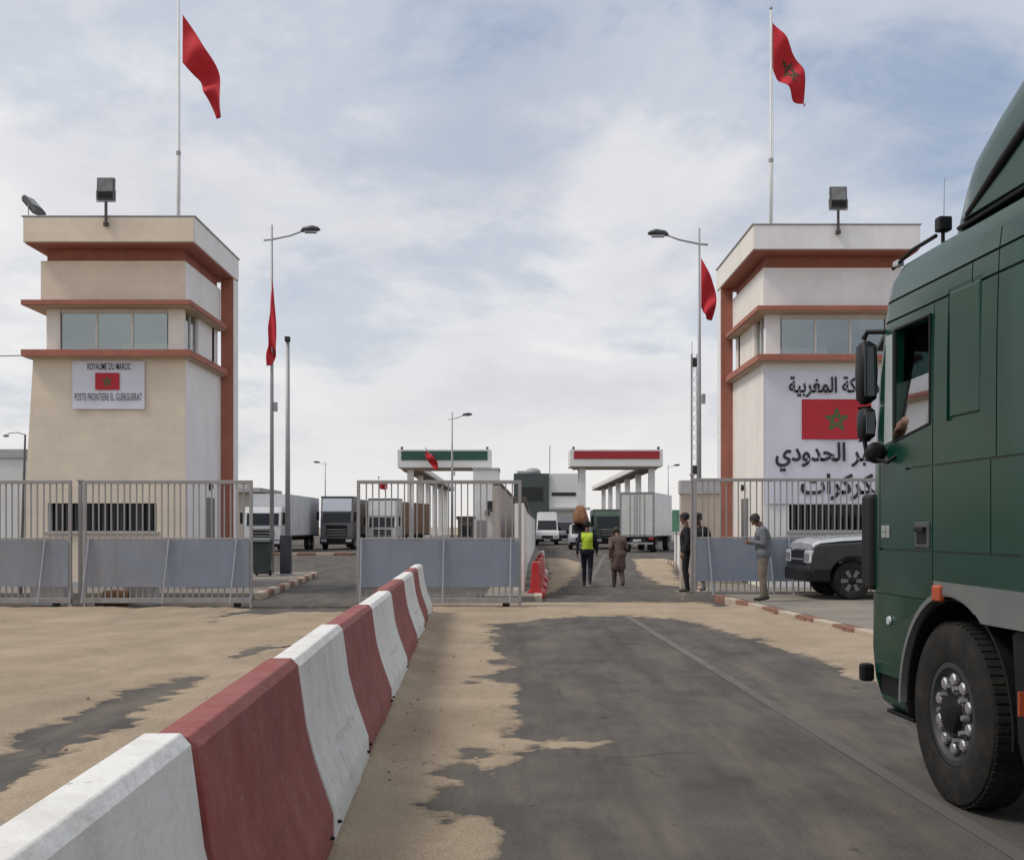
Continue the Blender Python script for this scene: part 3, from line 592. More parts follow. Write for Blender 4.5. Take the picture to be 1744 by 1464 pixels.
    bx(g0 + 0.2, g1 - 0.3, 1.2, 1.26, zs, zs + 0.75).build('desk', DARK, T)
    # crown: upper wall, recessed frieze, roof slab and the fin pillar that carries it
    bx(0, W, 0.0, P - 0.04, 6.902, 7.86).build('upper_wall', SIDE, T)
    if stone: bx(0.0, W, -0.03, -0.001, 6.902, 7.86).build('stone_cladding', STONE, T)
    elif True: bx(0.0, W, -0.012, -0.001, 6.902, 7.86).build('front_render', WHITE, T)
    if not stone: link('front_render', boolean_cut(bx(0.0, out_t, -0.012, -0.001, 0, 5.56).mesh('front_render', [WHITE]), cut, [WHITE]), T)
    bx(0.10, W - 0.10, 0.10, P - 0.02, 7.862, 8.155).build('frieze', TRIM, T)
    bx(-0.32, W + 0.18, -0.46, P + 0.46, 8.157, 8.188).build('roof_soffit', TRIM, T)
    bx(-0.35, W + 0.22, -0.50, P + 0.50, 8.19, 8.77).build('roof_slab', CREAM if not stone else WHITE, T, 0.012)
    if stone: bx(-0.33, W + 0.20, -0.525, -0.502, 8.20, 8.74).build('stone_fascia', STONE, T)
    else: bx(-0.335, W + 0.205, -0.512, -0.5015, 8.20, 8.755).build('fascia_front', WHITE, T)
    bx(-0.38, W + 0.25, -0.53, P + 0.53, 8.772, 8.80).build('roof_coping', CONC, T, 0.006)
    bx(-0.34, -0.02, P, P + 0.48, 0, 8.155).build('fin_pillar', WHITE, T, 0.01)
    bx(-0.325, -0.001, P - 0.022, P - 0.001, 0, 8.15).build('fin_facing', TRIM, T)
    # side door and its lamp
    dr = bx(-0.03, -0.001, 1.75, 2.55, 0.16, 2.34).build('side_door', mat('grey_door', (0.16, 0.16, 0.155), 0.6), T, 0.004)
    bx(-0.06, -0.031, 2.42, 2.48, 1.15, 1.27).build('door_handle', CHROME, dr)
    MB().lathe([(0, 0.09), (0.02, 0.09), (0.08, 0.06), (0.1, 0.02)], 'x', 12).build('wall_lamp', DARK, T, loc=(s * -0.06 - (0.04 if s > 0 else 0.06), 2.15, 2.62), smooth=True)
    return T
TL = tower('beige stone watch tower with terracotta trim on the left', -7.70, 27.0, -1, 3.30, True)
TR = tower('white watch tower with Arabic banner behind the green truck', 6.08, 27.7, 1, 3.85, False)

# banners hung on the towers
b = thing('banner', 'pale banner with French words and small red flag on beige tower', 'banner', (-9.49, 26.94, 4.37), 0)
bm = MB(); nx = 16
vs = [(-0.85 + 1.7 * u / nx, -0.012 - 0.010 * math.sin(u * 0.9) * (1 - v / 8), 1.13 * v / 8) for v in range(9) for u in range(nx + 1)]
bm.add(vs, [(v * (nx + 1) + u, v * (nx + 1) + u + 1, (v + 1) * (nx + 1) + u + 1, (v + 1) * (nx + 1) + u) for v in range(8) for u in range(nx)])
bm.build('cloth', VINYL, b, smooth=True)
text_mesh('ROYAUME DU MAROC', 0.16, 1.02, INK, 'lettering', b, (0.02, -0.034, 0.92), 0.004, 1.08)
text_mesh('POSTE FRONTIERE EL GUERGUERAT', 0.17, 1.58, INK, 'lettering', b, (0.0, -0.034, 0.20), 0.003, 1.08)
flag_print(b, -0.02, 0.65, 0.57, 0.40, -0.034)
b = thing('banner', 'large white banner with black Arabic lettering and printed flag', 'banner', (7.81, 27.66, 2.16), 0)
bm = MB(); nx = 24
vs = [(-1.70 + 3.4 * u / nx, -0.012 - 0.012 * math.sin(u * 0.8 + 0.3 * v), 3.22 * v / 10) for v in range(11) for u in range(nx + 1)]
bm.add(vs, [(v * (nx + 1) + u, v * (nx + 1) + u + 1, (v + 1) * (nx + 1) + u + 1, (v + 1) * (nx + 1) + u) for v in range(10) for u in range(nx)])
bm.build('cloth', VINYL, b, smooth=True)
al = lambda s: ''.join(reversed(s))
L1 = al('\uFE8D\uFEDF\uFEE4\uFEE4\uFEE0\uFEDC\uFE94 \uFE8D\uFEDF\uFEE4\uFED0\uFEAE\uFE91\uFEF4\uFE94')
L2 = al('\uFE8D\uFEDF\uFEE4\uFECC\uFE92\uFEAE \uFE8D\uFEDF\uFEA4\uFEAA\uFEED\uFEA9\uFEF1')
L3 = al('\uFE8D\uFEDF\uFEDC\uFEAE\uFEDB\uFEAE\uFE8D\uFE95')
sc_ = 27.66 / FPX
text_mesh(L1, 36 * sc_, 168 * sc_, INK, 'lettering', b, (PX(1427, 27.66) - 7.81, -0.036, PZ(677, 27.66) - 2.16), 0.024)
text_mesh(L2, 50 * sc_, 214 * sc_, INK, 'lettering', b, (PX(1427, 27.66) - 7.81, -0.036, PZ(803, 27.66) - 2.16), 0.024)
text_mesh(L3, 46 * sc_, 146 * sc_, INK, 'lettering', b, (PX(1436, 27.66) - 7.81, -0.036, PZ(852, 27.66) - 2.16), 0.026)
flag_print(b, PX(1424, 27.66) - 7.81, PZ(714, 27.66) - 2.16, 118 * sc_, 68 * sc_, -0.036)

# floodlights on the roofs
def floodlight(label, loc, rz, tilt, w=0.40, hgt=0.52, arm=0.24):
    t = thing('floodlight', label, 'floodlight', loc, rz, 'roof floodlights'); c, sn = math.cos(tilt), math.sin(tilt)
    MB().box(-0.025, 0.025, -0.03, 0.03, -0.30, arm).box(-0.05, 0.05, -0.05, 0.09, -0.32, -0.24).build('bracket', mat('dark_bracket', (0.06, 0.055, 0.05), 0.6), t)
    MB().tube([(-w / 2 - 0.02, 0, arm + hgt * 0.5), (-w / 2 - 0.02, 0, arm), (w / 2 + 0.02, 0, arm), (w / 2 + 0.02, 0, arm + hgt * 0.5)], 0.014, 6).build('yoke', POLE, t)
    hd = MB().box(-w / 2, w / 2, -0.05, 0.06, -hgt / 2, hgt / 2).build('housing', mat('floodlight_grey', (0.10, 0.10, 0.10), 0.5, 0.3), t, 0.012, loc=(0, 0, arm + hgt * 0.55), rot=(tilt, 0, 0))
    B(-w / 2 + 0.03, w / 2 - 0.03, -0.056, -0.051, -0.06, hgt / 2 - 0.03).build('lens', mat('flood_lens', (0.17, 0.18, 0.18), 0.15, vary=0.3, vscale=8), hd)
    B(-w / 2 + 0.03, w / 2 - 0.03, -0.060, -0.051, -hgt / 2 + 0.03, -0.08).build('driver_box', BLACK, hd)
    for k in range(6): B(-w / 2 + 0.04 + k * (w - 0.09) / 5, -w / 2 + 0.05 + k * (w - 0.09) / 5, 0.061, 0.10, -hgt / 2 + 0.03, hgt / 2 - 0.03).build('cooling_fin', DARK, hd)
floodlight('floodlight on the roof edge of the beige tower', (PX(180, 26.4), 26.42, 8.86), 0, R(-4))
floodlight('tilted floodlight at the outer corner of the beige tower roof', (PX(58, 27.6), 27.6, 8.95), R(78), R(-42), arm=0.10)
floodlight('floodlight on the roof edge of the white tower', (PX(1428, 27.1), 27.12, 8.86), 0, R(-4))

# ================================================================== FLAGS AND POLES
def flag(label, loc, top, bot, amp=0.07, waves=2.2, star=True, seed=0, rz=0.0):
    """cloth between an upper and a lower edge curve (x, z from the hoist top), rippled in depth"""
    nu, nv_ = 22, 12
    def curve(C, u):
        n = len(C) - 1; t = u * n; i = min(int(t), n - 1); f = t - i
        p0, p1, p2, p3 = C[max(0, i - 1)], C[i], C[i + 1], C[min(n, i + 2)]
        return tuple(0.5 * (2 * b + (c - a) * f + (2 * a - 5 * b + 4 * c - d) * f * f + (3 * b - a - 3 * c + d) * f ** 3) for a, b, c, d in zip(p0, p1, p2, p3))
    def S(u, v, off=0.0):
        a = curve(top, u); b_ = curve(bot, u)
        y = amp * (0.25 + u) * math.sin(waves * 2 * math.pi * u + 3.2 * v + seed) * min(1, 4 * u) + 0.5 * amp * math.sin(5 * v + 7 * u + seed) * min(1, 3 * u)
        return (a[0] + (b_[0] - a[0]) * v, y + off, a[1] + (b_[1] - a[1]) * v)
    t = thing('flag', label, 'flag', loc, rz, 'red flags with a green star')
    m = MB().add([S(i / nu, j / nv_) for j in range(nv_ + 1) for i in range(nu + 1)], [(j * (nu + 1) + i, j * (nu + 1) + i + 1, (j + 1) * (nu + 1) + i + 1, (j + 1) * (nu + 1) + i) for j in range(nv_) for i in range(nu)])
    c = m.build('cloth', FLAGRED, t, smooth=True); sm = c.modifiers.new('thickness', 'SOLIDIFY'); sm.thickness = 0.004
    if star:
        q = MB()
        for off in (-0.009, 0.009):
            for k, pol in enumerate(star_quads(1.0, 0.20)):
                for e in range(6):
                    f0, f1 = e / 6, (e + 1) / 6
                    lerp = lambda A, B_, f: (A[0] + (B_[0] - A[0]) * f, A[1] + (B_[1] - A[1]) * f)
                    cs = [lerp(pol[0], pol[1], f0), lerp(pol[0], pol[1], f1), lerp(pol[3], pol[2], f1), lerp(pol[3], pol[2], f0)]
                    q.add([S(0.5 + 0.19 * a, 0.5 - 0.29 * b2, off + math.copysign(0.0008 * k, off)) for a, b2 in cs], [(0, 1, 2, 3)])
        q.build('star', FLAGGREEN, t)
    return t
def flagpole(label, x, d, z0, z1, r=0.045):
    t = thing('flagpole', label, 'flagpole', (x, d, z0), 0, 'tall flagpoles on the towers'); H = z1 - z0
    MB().tube([(0, 0, 0), (0, 0, H * 0.35), (0, 0, H * 0.352), (0, 0, H)], [r, r * 0.95, r * 0.75, r * 0.5], 10).build('mast', POLEW, t, smooth=True)
    MB().lathe([(0, r * 2.4), (0.03, r * 2.4), (0.06, r * 1.3), (0.2, r * 1.3)], 'z', 12).build('base_collar', POLE, t); MB().lathe([(H * 0.345, r * 1.3), (H * 0.36, r * 1.3)], 'z', 10).build('joint_sleeve', POLE, t)
    MB().ell((0, 0, H + 0.03), (0.045, 0.045, 0.045), 10, 6).build('finial', POLE, t, smooth=True)
    MB().tube([(r + 0.02, -0.02, 0.9), (r + 0.015, -0.02, H * 0.5), (r * 0.7, -0.02, H - 0.1)], 0.004, 4).build('halyard', POLEW, t)
flagpole('tall white flagpole on the beige tower roof', PX(304, 28.5), 28.5, 8.80, 14.75)
flagpole('tall white flagpole on the white tower roof', PX(1313, 29.0), 29.0, 8.80, 14.70)
k = 28.5 / FPX
def cv(px0, py0, pts): return [((x - px0) * k, (py0 - y) * k) for x, y in pts]
flag('long red flag drooping from the flagpole of the beige tower', (PX(311, 28.5), 28.5, PZ(25, 28.5)), cv(311, 25, [(311, 25), (330, 52), (350, 84), (368, 112), (376, 145), (377, 197)]),
     cv(311, 25, [(311, 107), (324, 122), (338, 135), (349, 160), (356, 172), (366, 199)]), 0.20, 1.8, False, 0.6)
k = 29.0 / FPX
flag('red flag with visible star drooping on the white tower flagpole', (PX(1315, 29.0), 29.0, PZ(38, 29.0)), cv(1315, 38, [(1315, 38), (1332, 58), (1346, 80), (1360, 104), (1370, 130), (1372, 178)]),
     cv(1315, 38, [(1315, 116), (1324, 132), (1334, 146), (1345, 158), (1356, 170), (1370, 180)]), 0.18, 1.8, True, 2.4)

def street_lamp(label, x, d, top, arm, head=1, r=0.07, base=0.15, stick=0.45, parts=True):
    t = thing('street_lamp', label, 'street lamp', (x, d, base), 0, 'street lamps'); H = top - base
    MB().tube([(0, 0, 0), (0, 0, H * 0.5), (0, 0, H)], [r, r * 0.8, r * 0.42], 10).build('mast', POLE, t, smooth=True)
    B(-r * 2.2, r * 2.2, -r * 2.2, r * 2.2, -0.02, 0.03).build('base_plate', POLE, t)
    za = H - stick; sg = math.copysign(1, arm)
    MB().tube([(-sg * 0.25, 0, za - 0.02), (0, 0, za), (arm * 0.6, 0, za + 0.12), (arm, 0, za + 0.26)], [0.03, 0.03, 0.028, 0.025], 8).build('arm', POLE, t, smooth=True)
    hd = MB().loft([[(arm + sg * a * head, w * math.cos(2 * math.pi * q / 10) * head, za + 0.30 + zz + hh * math.sin(2 * math.pi * q / 10) * head) for q in range(10)] for a, w, hh, zz in ((-0.06, 0.03, 0.03, -0.02), (0.02, 0.13, 0.08, 0.0), (0.30, 0.17, 0.10, 0.03), (0.48, 0.12, 0.06, 0.02), (0.54, 0.03, 0.02, 0.0))]).build('lamp_head', mat('lamp_head_grey', (0.07, 0.075, 0.08), 0.5, 0.3), t, smooth=True)
    if parts:
        B(*sorted((arm + sg * 0.06, arm + sg * 0.42)), -0.11, 0.11, za + 0.21, za + 0.235).build('lamp_lens', LAMPGLASS, hd); B(r, r + 0.10, -0.06, 0.06, 5.0, 5.28).build('junction_box', POLE, t, 0.01)
    return t
street_lamp('grey street lamp beside the beige tower carrying a limp flag', PX(463, 35.2), 35.2, PZ(383, 35.2), 0.95)
street_lamp('grey street lamp beside the white tower carrying a flag', PX(1191, 33), 33, PZ(389, 33), -0.95)
street_lamp('slim street lamp standing between the two canopies', PX(770, 76), 76, PZ(702, 76), 0.75, 1.1, base=0, r=0.1)
street_lamp('faint distant street lamp above the dark parked truck', PX(554, 150), 150, PZ(785, 150), -0.8, 1.4, base=0, r=0.11, parts=False)
street_lamp('faint distant street lamp at the outer corner of the red canopy', PX(1138, 150), 150, PZ(790, 150), 0.8, 1.4, base=0, r=0.10, parts=False)
k = 35.2 / FPX
flag('limp red flag hanging along the street lamp by the beige tower', (PX(462, 35), 35.05, PZ(472, 35)), cv(462, 472, [(462, 472), (466, 500), (469, 540), (471, 585), (468, 602), (462, 622)]),
     cv(462, 472, [(462, 500), (459, 520), (457, 550), (456, 580), (455, 600), (452, 622)]), 0.12, 2.5, False, 1.0)
k = 33 / FPX
flag('red flag hanging from the street lamp by the white tower', (PX(1193, 33), 32.9, PZ(440, 33)), cv(1193, 440, [(1193, 440), (1202, 458), (1212, 478), (1219, 500), (1218, 520), (1212, 546)]),
     cv(1193, 440, [(1193, 524), (1196, 530), (1198, 536), (1201, 540), (1204, 543), (1207, 546)]), 0.10, 1.6, False, 3.0)
# plain mast by the white truck, and the lattice mast by the right lamp
t = thing('camera_mast', 'plain grey mast with small camera rising behind the white truck', 'mast', (PX(490, 55), 55, 0)); H = PZ(582, 55)
MB().tube([(0, 0, 0), (0, 0, H)], [0.13, 0.09], 10).build('mast', POLE, t, smooth=True); B(-0.12, 0.12, -0.2, 0.1, H, H + 0.24).build('camera_head', DARK, t, 0.03)
t = thing('lattice_mast', 'thin lattice mast beside the right hand street lamp', 'mast', (PX(1181, 39), 39, 0)); H = PZ(602, 39)
for a in range(3): MB().tube([(0.12 * math.cos(a * 2.094), 0.12 * math.sin(a * 2.094), 0), (0.12 * math.cos(a * 2.094), 0.12 * math.sin(a * 2.094), H)], 0.016, 6).build('leg', GALV, t)
rm = MB()
for a in range(3):
    p, q = (0.12 * math.cos(a * 2.094), 0.12 * math.sin(a * 2.094)), (0.12 * math.cos((a + 1) * 2.094), 0.12 * math.sin((a + 1) * 2.094))
    for i in range(int(H / 0.33)):
        z = 0.2 + i * 0.33
        if z + 0.33 < H: rm.tube([(*p, z), (*q, z + 0.33)], 0.008, 4)
tag(rm.build('lacing', GALV, t), kind='stuff'); B(-0.06, 0.10, -0.1, 0.1, H - 0.45, H - 0.15).build('camera', DARK, t, 0.02); MB().tube([(-0.05, 0, H), (-0.05, 0, H + 0.4)], 0.012, 5).build('whip', GALV, t)
B(-0.05, 0.13, -0.28, -0.12, PZ(808, 39), PZ(808, 39) + 0.3).build('control_box', DARK, t, 0.01)
t = thing('slender_lamp', 'slender dark leaning lamp in front of the beige tower outer edge', 'street lamp', (PX(35, 25), 25, 0.15))
hx = PX(43, 25) - PX(35, 25); hz_ = PZ(740, 25) - 0.15
MB().tube([(0, 0, 0), (hx, 0, hz_)], [0.04, 0.022], 8).build('mast', mat('dark_mast', (0.13, 0.12, 0.11), 0.6, 0.3), t); MB().tube([(hx, 0, hz_), (hx - 0.18, 0, hz_ + 0.05), (hx - 0.38, 0, hz_ + 0.03)], 0.012, 6).build('arm', POLE, t)
MB().ell((hx - 0.42, 0, hz_ - 0.02), (0.07, 0.06, 0.035), 10, 6).build('lamp_head', POLE, t, smooth=True)
tag(MB().tube([(-16.5, 30, 6.3), (-14, 29.5, 5.98), (-11.45, 28, 5.80)], 0.012, 5).build('overhead_cable', DARK), 'thin overhead cable reaching the slab of the beige tower', 'cable')

# ================================================================== CHECKPOINT BEYOND THE GATE
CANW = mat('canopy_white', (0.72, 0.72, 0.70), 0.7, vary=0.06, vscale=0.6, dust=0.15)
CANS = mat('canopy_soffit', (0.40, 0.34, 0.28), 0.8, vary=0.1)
def canopy(label, x0, x1, d0, zt, zb, band, lrow, rrow, gallery, colw=0.46):
    """front roof over the lane plus a narrow covered gallery that runs on along the outer side"""
    cx = (x0 + x1) / 2; t = thing('checkpoint_canopy', label, 'canopy', (cx, d0, 0)); D = 3.2; GL = 54.0
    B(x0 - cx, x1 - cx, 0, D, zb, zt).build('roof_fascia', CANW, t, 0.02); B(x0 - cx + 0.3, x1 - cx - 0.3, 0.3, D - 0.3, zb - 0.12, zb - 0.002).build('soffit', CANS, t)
    B(x0 - cx + 0.28, x1 - cx - 0.25, -0.03, -0.002, zb + 0.55, zt - 0.12).build('coloured_band', band, t)
    gx = (x0 - cx, x0 - cx + 1.5) if gallery < 0 else (x1 - cx - 1.5, x1 - cx)
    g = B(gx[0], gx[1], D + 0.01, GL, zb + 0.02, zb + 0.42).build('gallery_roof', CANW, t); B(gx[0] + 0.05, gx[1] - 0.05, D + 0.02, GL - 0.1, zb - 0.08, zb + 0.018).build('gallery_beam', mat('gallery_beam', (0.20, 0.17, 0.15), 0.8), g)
    for xx in (lrow, rrow):
        if xx is None: continue
        outer = (xx < cx) == (gallery < 0)
        for i in range(6 if outer else 2):
            y = 0.8 + i * (9.0 if outer else D - 1.4)
            c = B(xx - cx - colw / 2, xx - cx + colw / 2, y - colw / 2, y + colw / 2, 0, zb - 0.122).build('column', CANW, t, 0.01)
            B(xx - cx - colw / 2 - 0.04, xx - cx + colw / 2 + 0.04, y - colw / 2 - 0.04, y + colw / 2 + 0.04, 0.02, 0.7).build('column_foot', CONC, c)
    for xx in (x0 - cx + 0.2, x1 - cx - 0.35): B(xx, xx + 0.16, 0.4, 0.7, zt, zt + 0.22).build('roof_lamp', DARK, t)
    return t
canopy('checkpoint canopy with green band over the left lane', PX(677, 85), PX(836, 85), 85, PZ(765, 85), PZ(796, 85), mat('green_band', (0.022, 0.085, 0.062), 0.6), -7.6, None, -1)
canopy('checkpoint canopy with red band over the right lane', PX(971, 85), PX(1129, 85), 85, PZ(765, 85), PZ(794, 85), mat('red_band', (0.33, 0.02, 0.032), 0.6), PX(993, 85), PX(1109, 86), 1)
k = 80 / FPX
st_ = thing('flag_staff', 'short slanting flag staff on the green banded canopy', 'flagpole', (PX(733, 84.5), 84.6, PZ(775, 84.6)))
MB().tube([(0, 0.4, 0), (-0.35, -0.6, 0.55)], 0.03, 6).build('staff', POLEW, st_); B(-0.1, 0.1, 0.3, 0.45, -0.12, 0.12).build('wall_bracket', POLE, st_)
flag('small red flag in front of the green banded canopy', (PX(724, 84), 84.0, PZ(768, 84)), cv(724, 768, [(724, 768), (732, 772), (740, 779), (746, 788), (747, 800)]), cv(724, 768, [(725, 780), (729, 786), (733, 791), (738, 797), (742, 801)]), 0.1, 1.4, False, 0.3)
t = thing('small_flagpole', 'thin flagpole behind the truck with the brown load', 'flagpole', (PX(645, 95), 95, 0)); MB().tube([(0, 0, 0), (0, 0, PZ(812, 95))], [0.06, 0.035], 8).build('mast', POLEW, t); MB().ell((0, 0, PZ(812, 95)), (0.07, 0.07, 0.07), 8, 6).build('finial', POLE, t)
k = 95 / FPX
flag('tiny red flag above the truck with the brown load', (PX(646, 95), 95, PZ(820, 95)), cv(646, 820, [(646, 820), (651, 821), (656, 823), (660, 824)]), cv(646, 820, [(646, 832), (651, 833), (656, 834), (660, 832)]), 0.06, 1.5, False, 0.2)
# booth under the right end of the green canopy
t = thing('control_booth', 'tall pale control booth at the right end of the green canopy', 'booth', (PX(828, 84), 83.6, 0)); w = 0.95
B(-w, w, 0, 4.5, 0, PZ(800, 84)).build('wall', CANW, t, 0.02); f = B(-w + 0.98, w - 0.12, -0.04, -0.002, PZ(868, 84), PZ(853, 84)).build('window', DGLASS, t); B(-w + 0.9, w - 0.06, -0.10, -0.042, PZ(869, 84) - 0.08, PZ(869, 84)).build('window_ledge', DARK, f)
B(-0.06, 0.25, -0.4, -0.01, PZ(876, 84), PZ(872, 84)).build('camera', DARK, t); B(-w - 0.05, w + 0.05, -0.06, 4.56, PZ(800, 84), PZ(797, 84)).build('cornice', CONC, t)
B(-w + 0.25, -w + 0.95, -0.03, -0.001, 0.02, 2.1).build('door', mat('grey_booth_door', (0.3, 0.3, 0.3), 0.6), t)
t = thing('kiosk', 'low brown kiosk under the green canopy beside the tall booth', 'kiosk', (PX(793, 80), 80, 0)); w = 0.55
B(-w, w, 0, 1.4, 0, PZ(884, 80)).build('cabin', mat('brown_kiosk', (0.14, 0.115, 0.095), 0.7), t, 0.02); B(-w - 0.1, w + 0.1, -0.1, 1.5, PZ(884, 80) + 0.001, PZ(880, 80) + 0.05).build('roof', mat('dark_kiosk_roof', (0.07, 0.065, 0.06), 0.7), t); B(-w + 0.15, w - 0.15, -0.02, -0.001, 1.0, 1.7).build('window', DGLASS, t)
# wall and shed on the left side of the inner road
def strip_wall(name, label, cat, pts, h, th, m, cope):
    t = thing(name, label, cat, (pts[0][0], pts[0][1], 0)); x0, y0 = pts[0]
    body = MB(); cp = MB()
    P = [(x - x0, y - y0) for x, y in pts]
    body.prism(P + [(x - th, y) for x, y in reversed(P)], 'z', 0, h); cp.prism([(x + 0.05, y) for x, y in P] + [(x - th - 0.05, y) for x, y in reversed(P)], 'z', h + 0.002, h + 0.14)
    body.build('wall', m, t); cp.build('coping', cope, t, 0.01); return t
strip_wall('roadside_wall', 'long pale wall receding along the left of the inner road', 'wall', [(0.28, 26.5), (0.62, 45), (1.66, 82)], 2.15, 0.22, CREAM, mat('brown_coping', (0.09, 0.07, 0.06), 0.8, dust=0.2))
strip_wall('inspection_wall', 'tall beige wall with dark brown coping behind the roadside wall', 'wall', [(-0.55, 54), (0.6, 98), (1.7, 140)], 3.55, 0.3, mat('pinkish_render', (0.40, 0.35, 0.31), 0.85), mat('dark_brown_eaves', (0.09, 0.065, 0.05), 0.8))
t = thing('red_marker_post', 'narrow red marker post in front of the pale booth', 'post', (PX(852.5, 60), 60, 0)); B(-0.1, 0.1, -0.06, 0.06, 0, PZ(876, 60)).build('shaft', mat('marker_red', (0.26, 0.025, 0.02), 0.7), t, 0.01); B(-0.16, 0.16, -0.12, 0.12, 0, 0.15).build('foot', CONC, t)
# red plastic barriers lined up past the gate
RPL = mat('red_plastic', (0.46, 0.018, 0.022), 0.5, vary=0.12, vscale=2, dust=0.12); WPL = mat('white_plastic', (0.58, 0.5, 0.48), 0.5, vary=0.1)
def plastic_barrier(label, x, d, rz, m, L=1.15):
    t = thing('plastic_barrier', label, 'barrier', (x, d, 0.0), rz, 'water filled plastic barriers by the gate')
    pr_ = [(-0.20, 0), (-0.20, 0.12), (-0.12, 0.20), (-0.075, 0.78), (-0.055, 0.82), (0.055, 0.82), (0.075, 0.78), (0.12, 0.20), (0.20, 0.12), (0.20, 0)]
    q = MB().prism(pr_, 'y', -L / 2, L / 2); c = MB()
    for yy in (-0.25, 0.25): c.box(-0.4, 0.4, yy - 0.13, yy + 0.13, 0.40, 0.52)
    link('shell', boolean_cut(q.mesh('shell', [m]), c.mesh('c'), [m]), t, 0.02, 2); MB().lathe([(0.82, 0.04), (0.85, 0.04)], 'z', 12).build('filler_cap', BLACK, t); B(-0.03, 0.03, L / 2, L / 2 + 0.05, 0.1, 0.75).build('hinge_tongue', m, t)
plastic_barrier('nearest bright red plastic barrier at the gate opening', PX(914, 26.2), 26.2, R(-4), RPL)
plastic_barrier('second red plastic barrier behind the nearest red one', PX(918, 29), 29.0, R(-4), RPL)
plastic_barrier('third red plastic barrier in the line past the gate', PX(921, 33), 33.0, R(-4), RPL)
plastic_barrier('pale plastic barrier farthest along the roadside wall', PX(922, 38), 38.0, R(-4), WPL)
# beyond: main building, left buildings, walls on the right
t = thing('main_building', 'far checkpoint building with dark glass block and white wing', 'building', (PX(905, 165), 165, 0)); k = 165 / FPX
gx0, gx1, wx1 = -30 * k, 30 * k, 82 * k
B(gx0, gx1, 0, 12, 0, PZ(806, 165)).build('glass_block', mat('dark_green_cladding', (0.06, 0.075, 0.072), 0.5), t); f = B(-16 * k, 20 * k, -0.06, -0.002, PZ(852, 165), PZ(829, 165)).build('window', DGLASS, t)
for i in range(1, 4): B(-16 * k + i * 9 * k - 0.06, -16 * k + i * 9 * k + 0.06, -0.12, -0.061, PZ(852, 165), PZ(829, 165)).build('mullion', DARK, f)
B(gx1 + 0.01, wx1, 0.4, 12, 0, PZ(806, 165)).build('white_wing', CANW, t); f = B(gx1 + 0.4, wx1 - 0.5, 0.33, 0.398, PZ(844, 165), PZ(838, 165)).build('strip_window', DGLASS, t)
B(gx1 + 0.02, wx1 + 1.5, -0.8, 0.39, PZ(868, 165), PZ(864, 165)).build('entrance_canopy', CONC, t); MB().lathe([(0, 1.15), (0.5, 1.1), (0.85, 0.7), (0.95, 0.1)], 'z', 16).build('roof_dome', mat('dome_grey', (0.28, 0.29, 0.30), 0.6), t, loc=(0.3, 3, PZ(806, 165)), smooth=True)
B(gx0 + 0.5, gx0 + 3, 3, 6, PZ(806, 165) + 0.001, PZ(800, 165)).build('roof_plant', CONC, t); MB().tube([(33 * k, 4, PZ(806, 165)), (33 * k, 4, PZ(755, 165))], 0.07, 5).build('antenna', POLE, t)
def flat_building(name, label, x0, x1, d0, d1, h, m, over=0.3, wins=()):
    t = thing(name, label, 'building', ((x0 + x1) / 2, d0, 0)); w = (x1 - x0) / 2
    B(-w, w, 0, d1 - d0, 0, h).build('wall', m, t); B(-w - over, w + over, -over, d1 - d0 + over, h + 0.001, h + 0.35).build('roof_slab', CONC, t, 0.01)
    for a, b_, z0, z1 in wins:
        f = B(a, b_, -0.03, -0.001, z0, z1).build('window', DGLASS, t); B(a - 0.08, b_ + 0.08, -0.09, -0.031, z0 - 0.1, z0).build('sill', CONC, f)
flat_building('office_building', 'plain grey office at the left edge behind the gate', -28, -19.15, 45, 58, 4.3, CANW, 0.1, ((-2.5, -1.0, 1.2, 2.4), (1.2, 2.7, 1.2, 2.4)))
flat_building('guard_house', 'low beige guard house behind the beige tower pillar', -30, PX(436, 92), 92, 100, PZ(838, 92), mat('beige_render', (0.45, 0.41, 0.35), 0.85), 0.4, ((1.5, 2.6, 1.0, 2.1),))
t = thing('roof_tank', 'small tank box on the low beige guard house', 'tank', (PX(415, 94), 94, PZ(838, 92) + 0.36)); B(-0.8, 0.45, -0.5, 0.5, 0, 0.55).build('tank', mat('beige_render', (0.45, 0.41, 0.35)), t, 0.03); B(-0.85, 0.5, -0.55, 0.55, 0.551, 0.62).build('lid', CONC, t)
flat_building('boundary_wall', 'beige wall stub between the right gate and white tower', PX(1160, 29.5), PX(1226, 29.5), 29.5, 29.8, 2.45, mat('beige_render2', (0.47, 0.40, 0.33), 0.85), 0.03)
t = thing('kerbside_wall', 'low white wall along the right kerb past the gate', 'wall', (5.45, 36, 0)); MB().prism([(0, 0), (0.25, 0), (1.75, 13), (1.5, 13)], 'z', 0, 1.35).build('wall', WHITE, t); MB().prism([(-0.04, -0.04), (0.29, -0.04), (1.79, 13.04), (1.46, 13.04)], 'z', 1.351, 1.42).build('coping', CONC, t)
t = thing('notice_board', 'small green notice board near the right kerb past the gate', 'sign', (PX(1152, 44), 44, 0.0)); B(-0.17, 0.17, -0.03, 0.0, PZ(905, 44), PZ(868, 44)).build('board', mat('board_green', (0.10, 0.24, 0.16), 0.6), t, 0.01); MB().tube([(0, 0.03, 0), (0, 0.03, PZ(868, 44))], 0.03, 8).build('post', POLE, t)
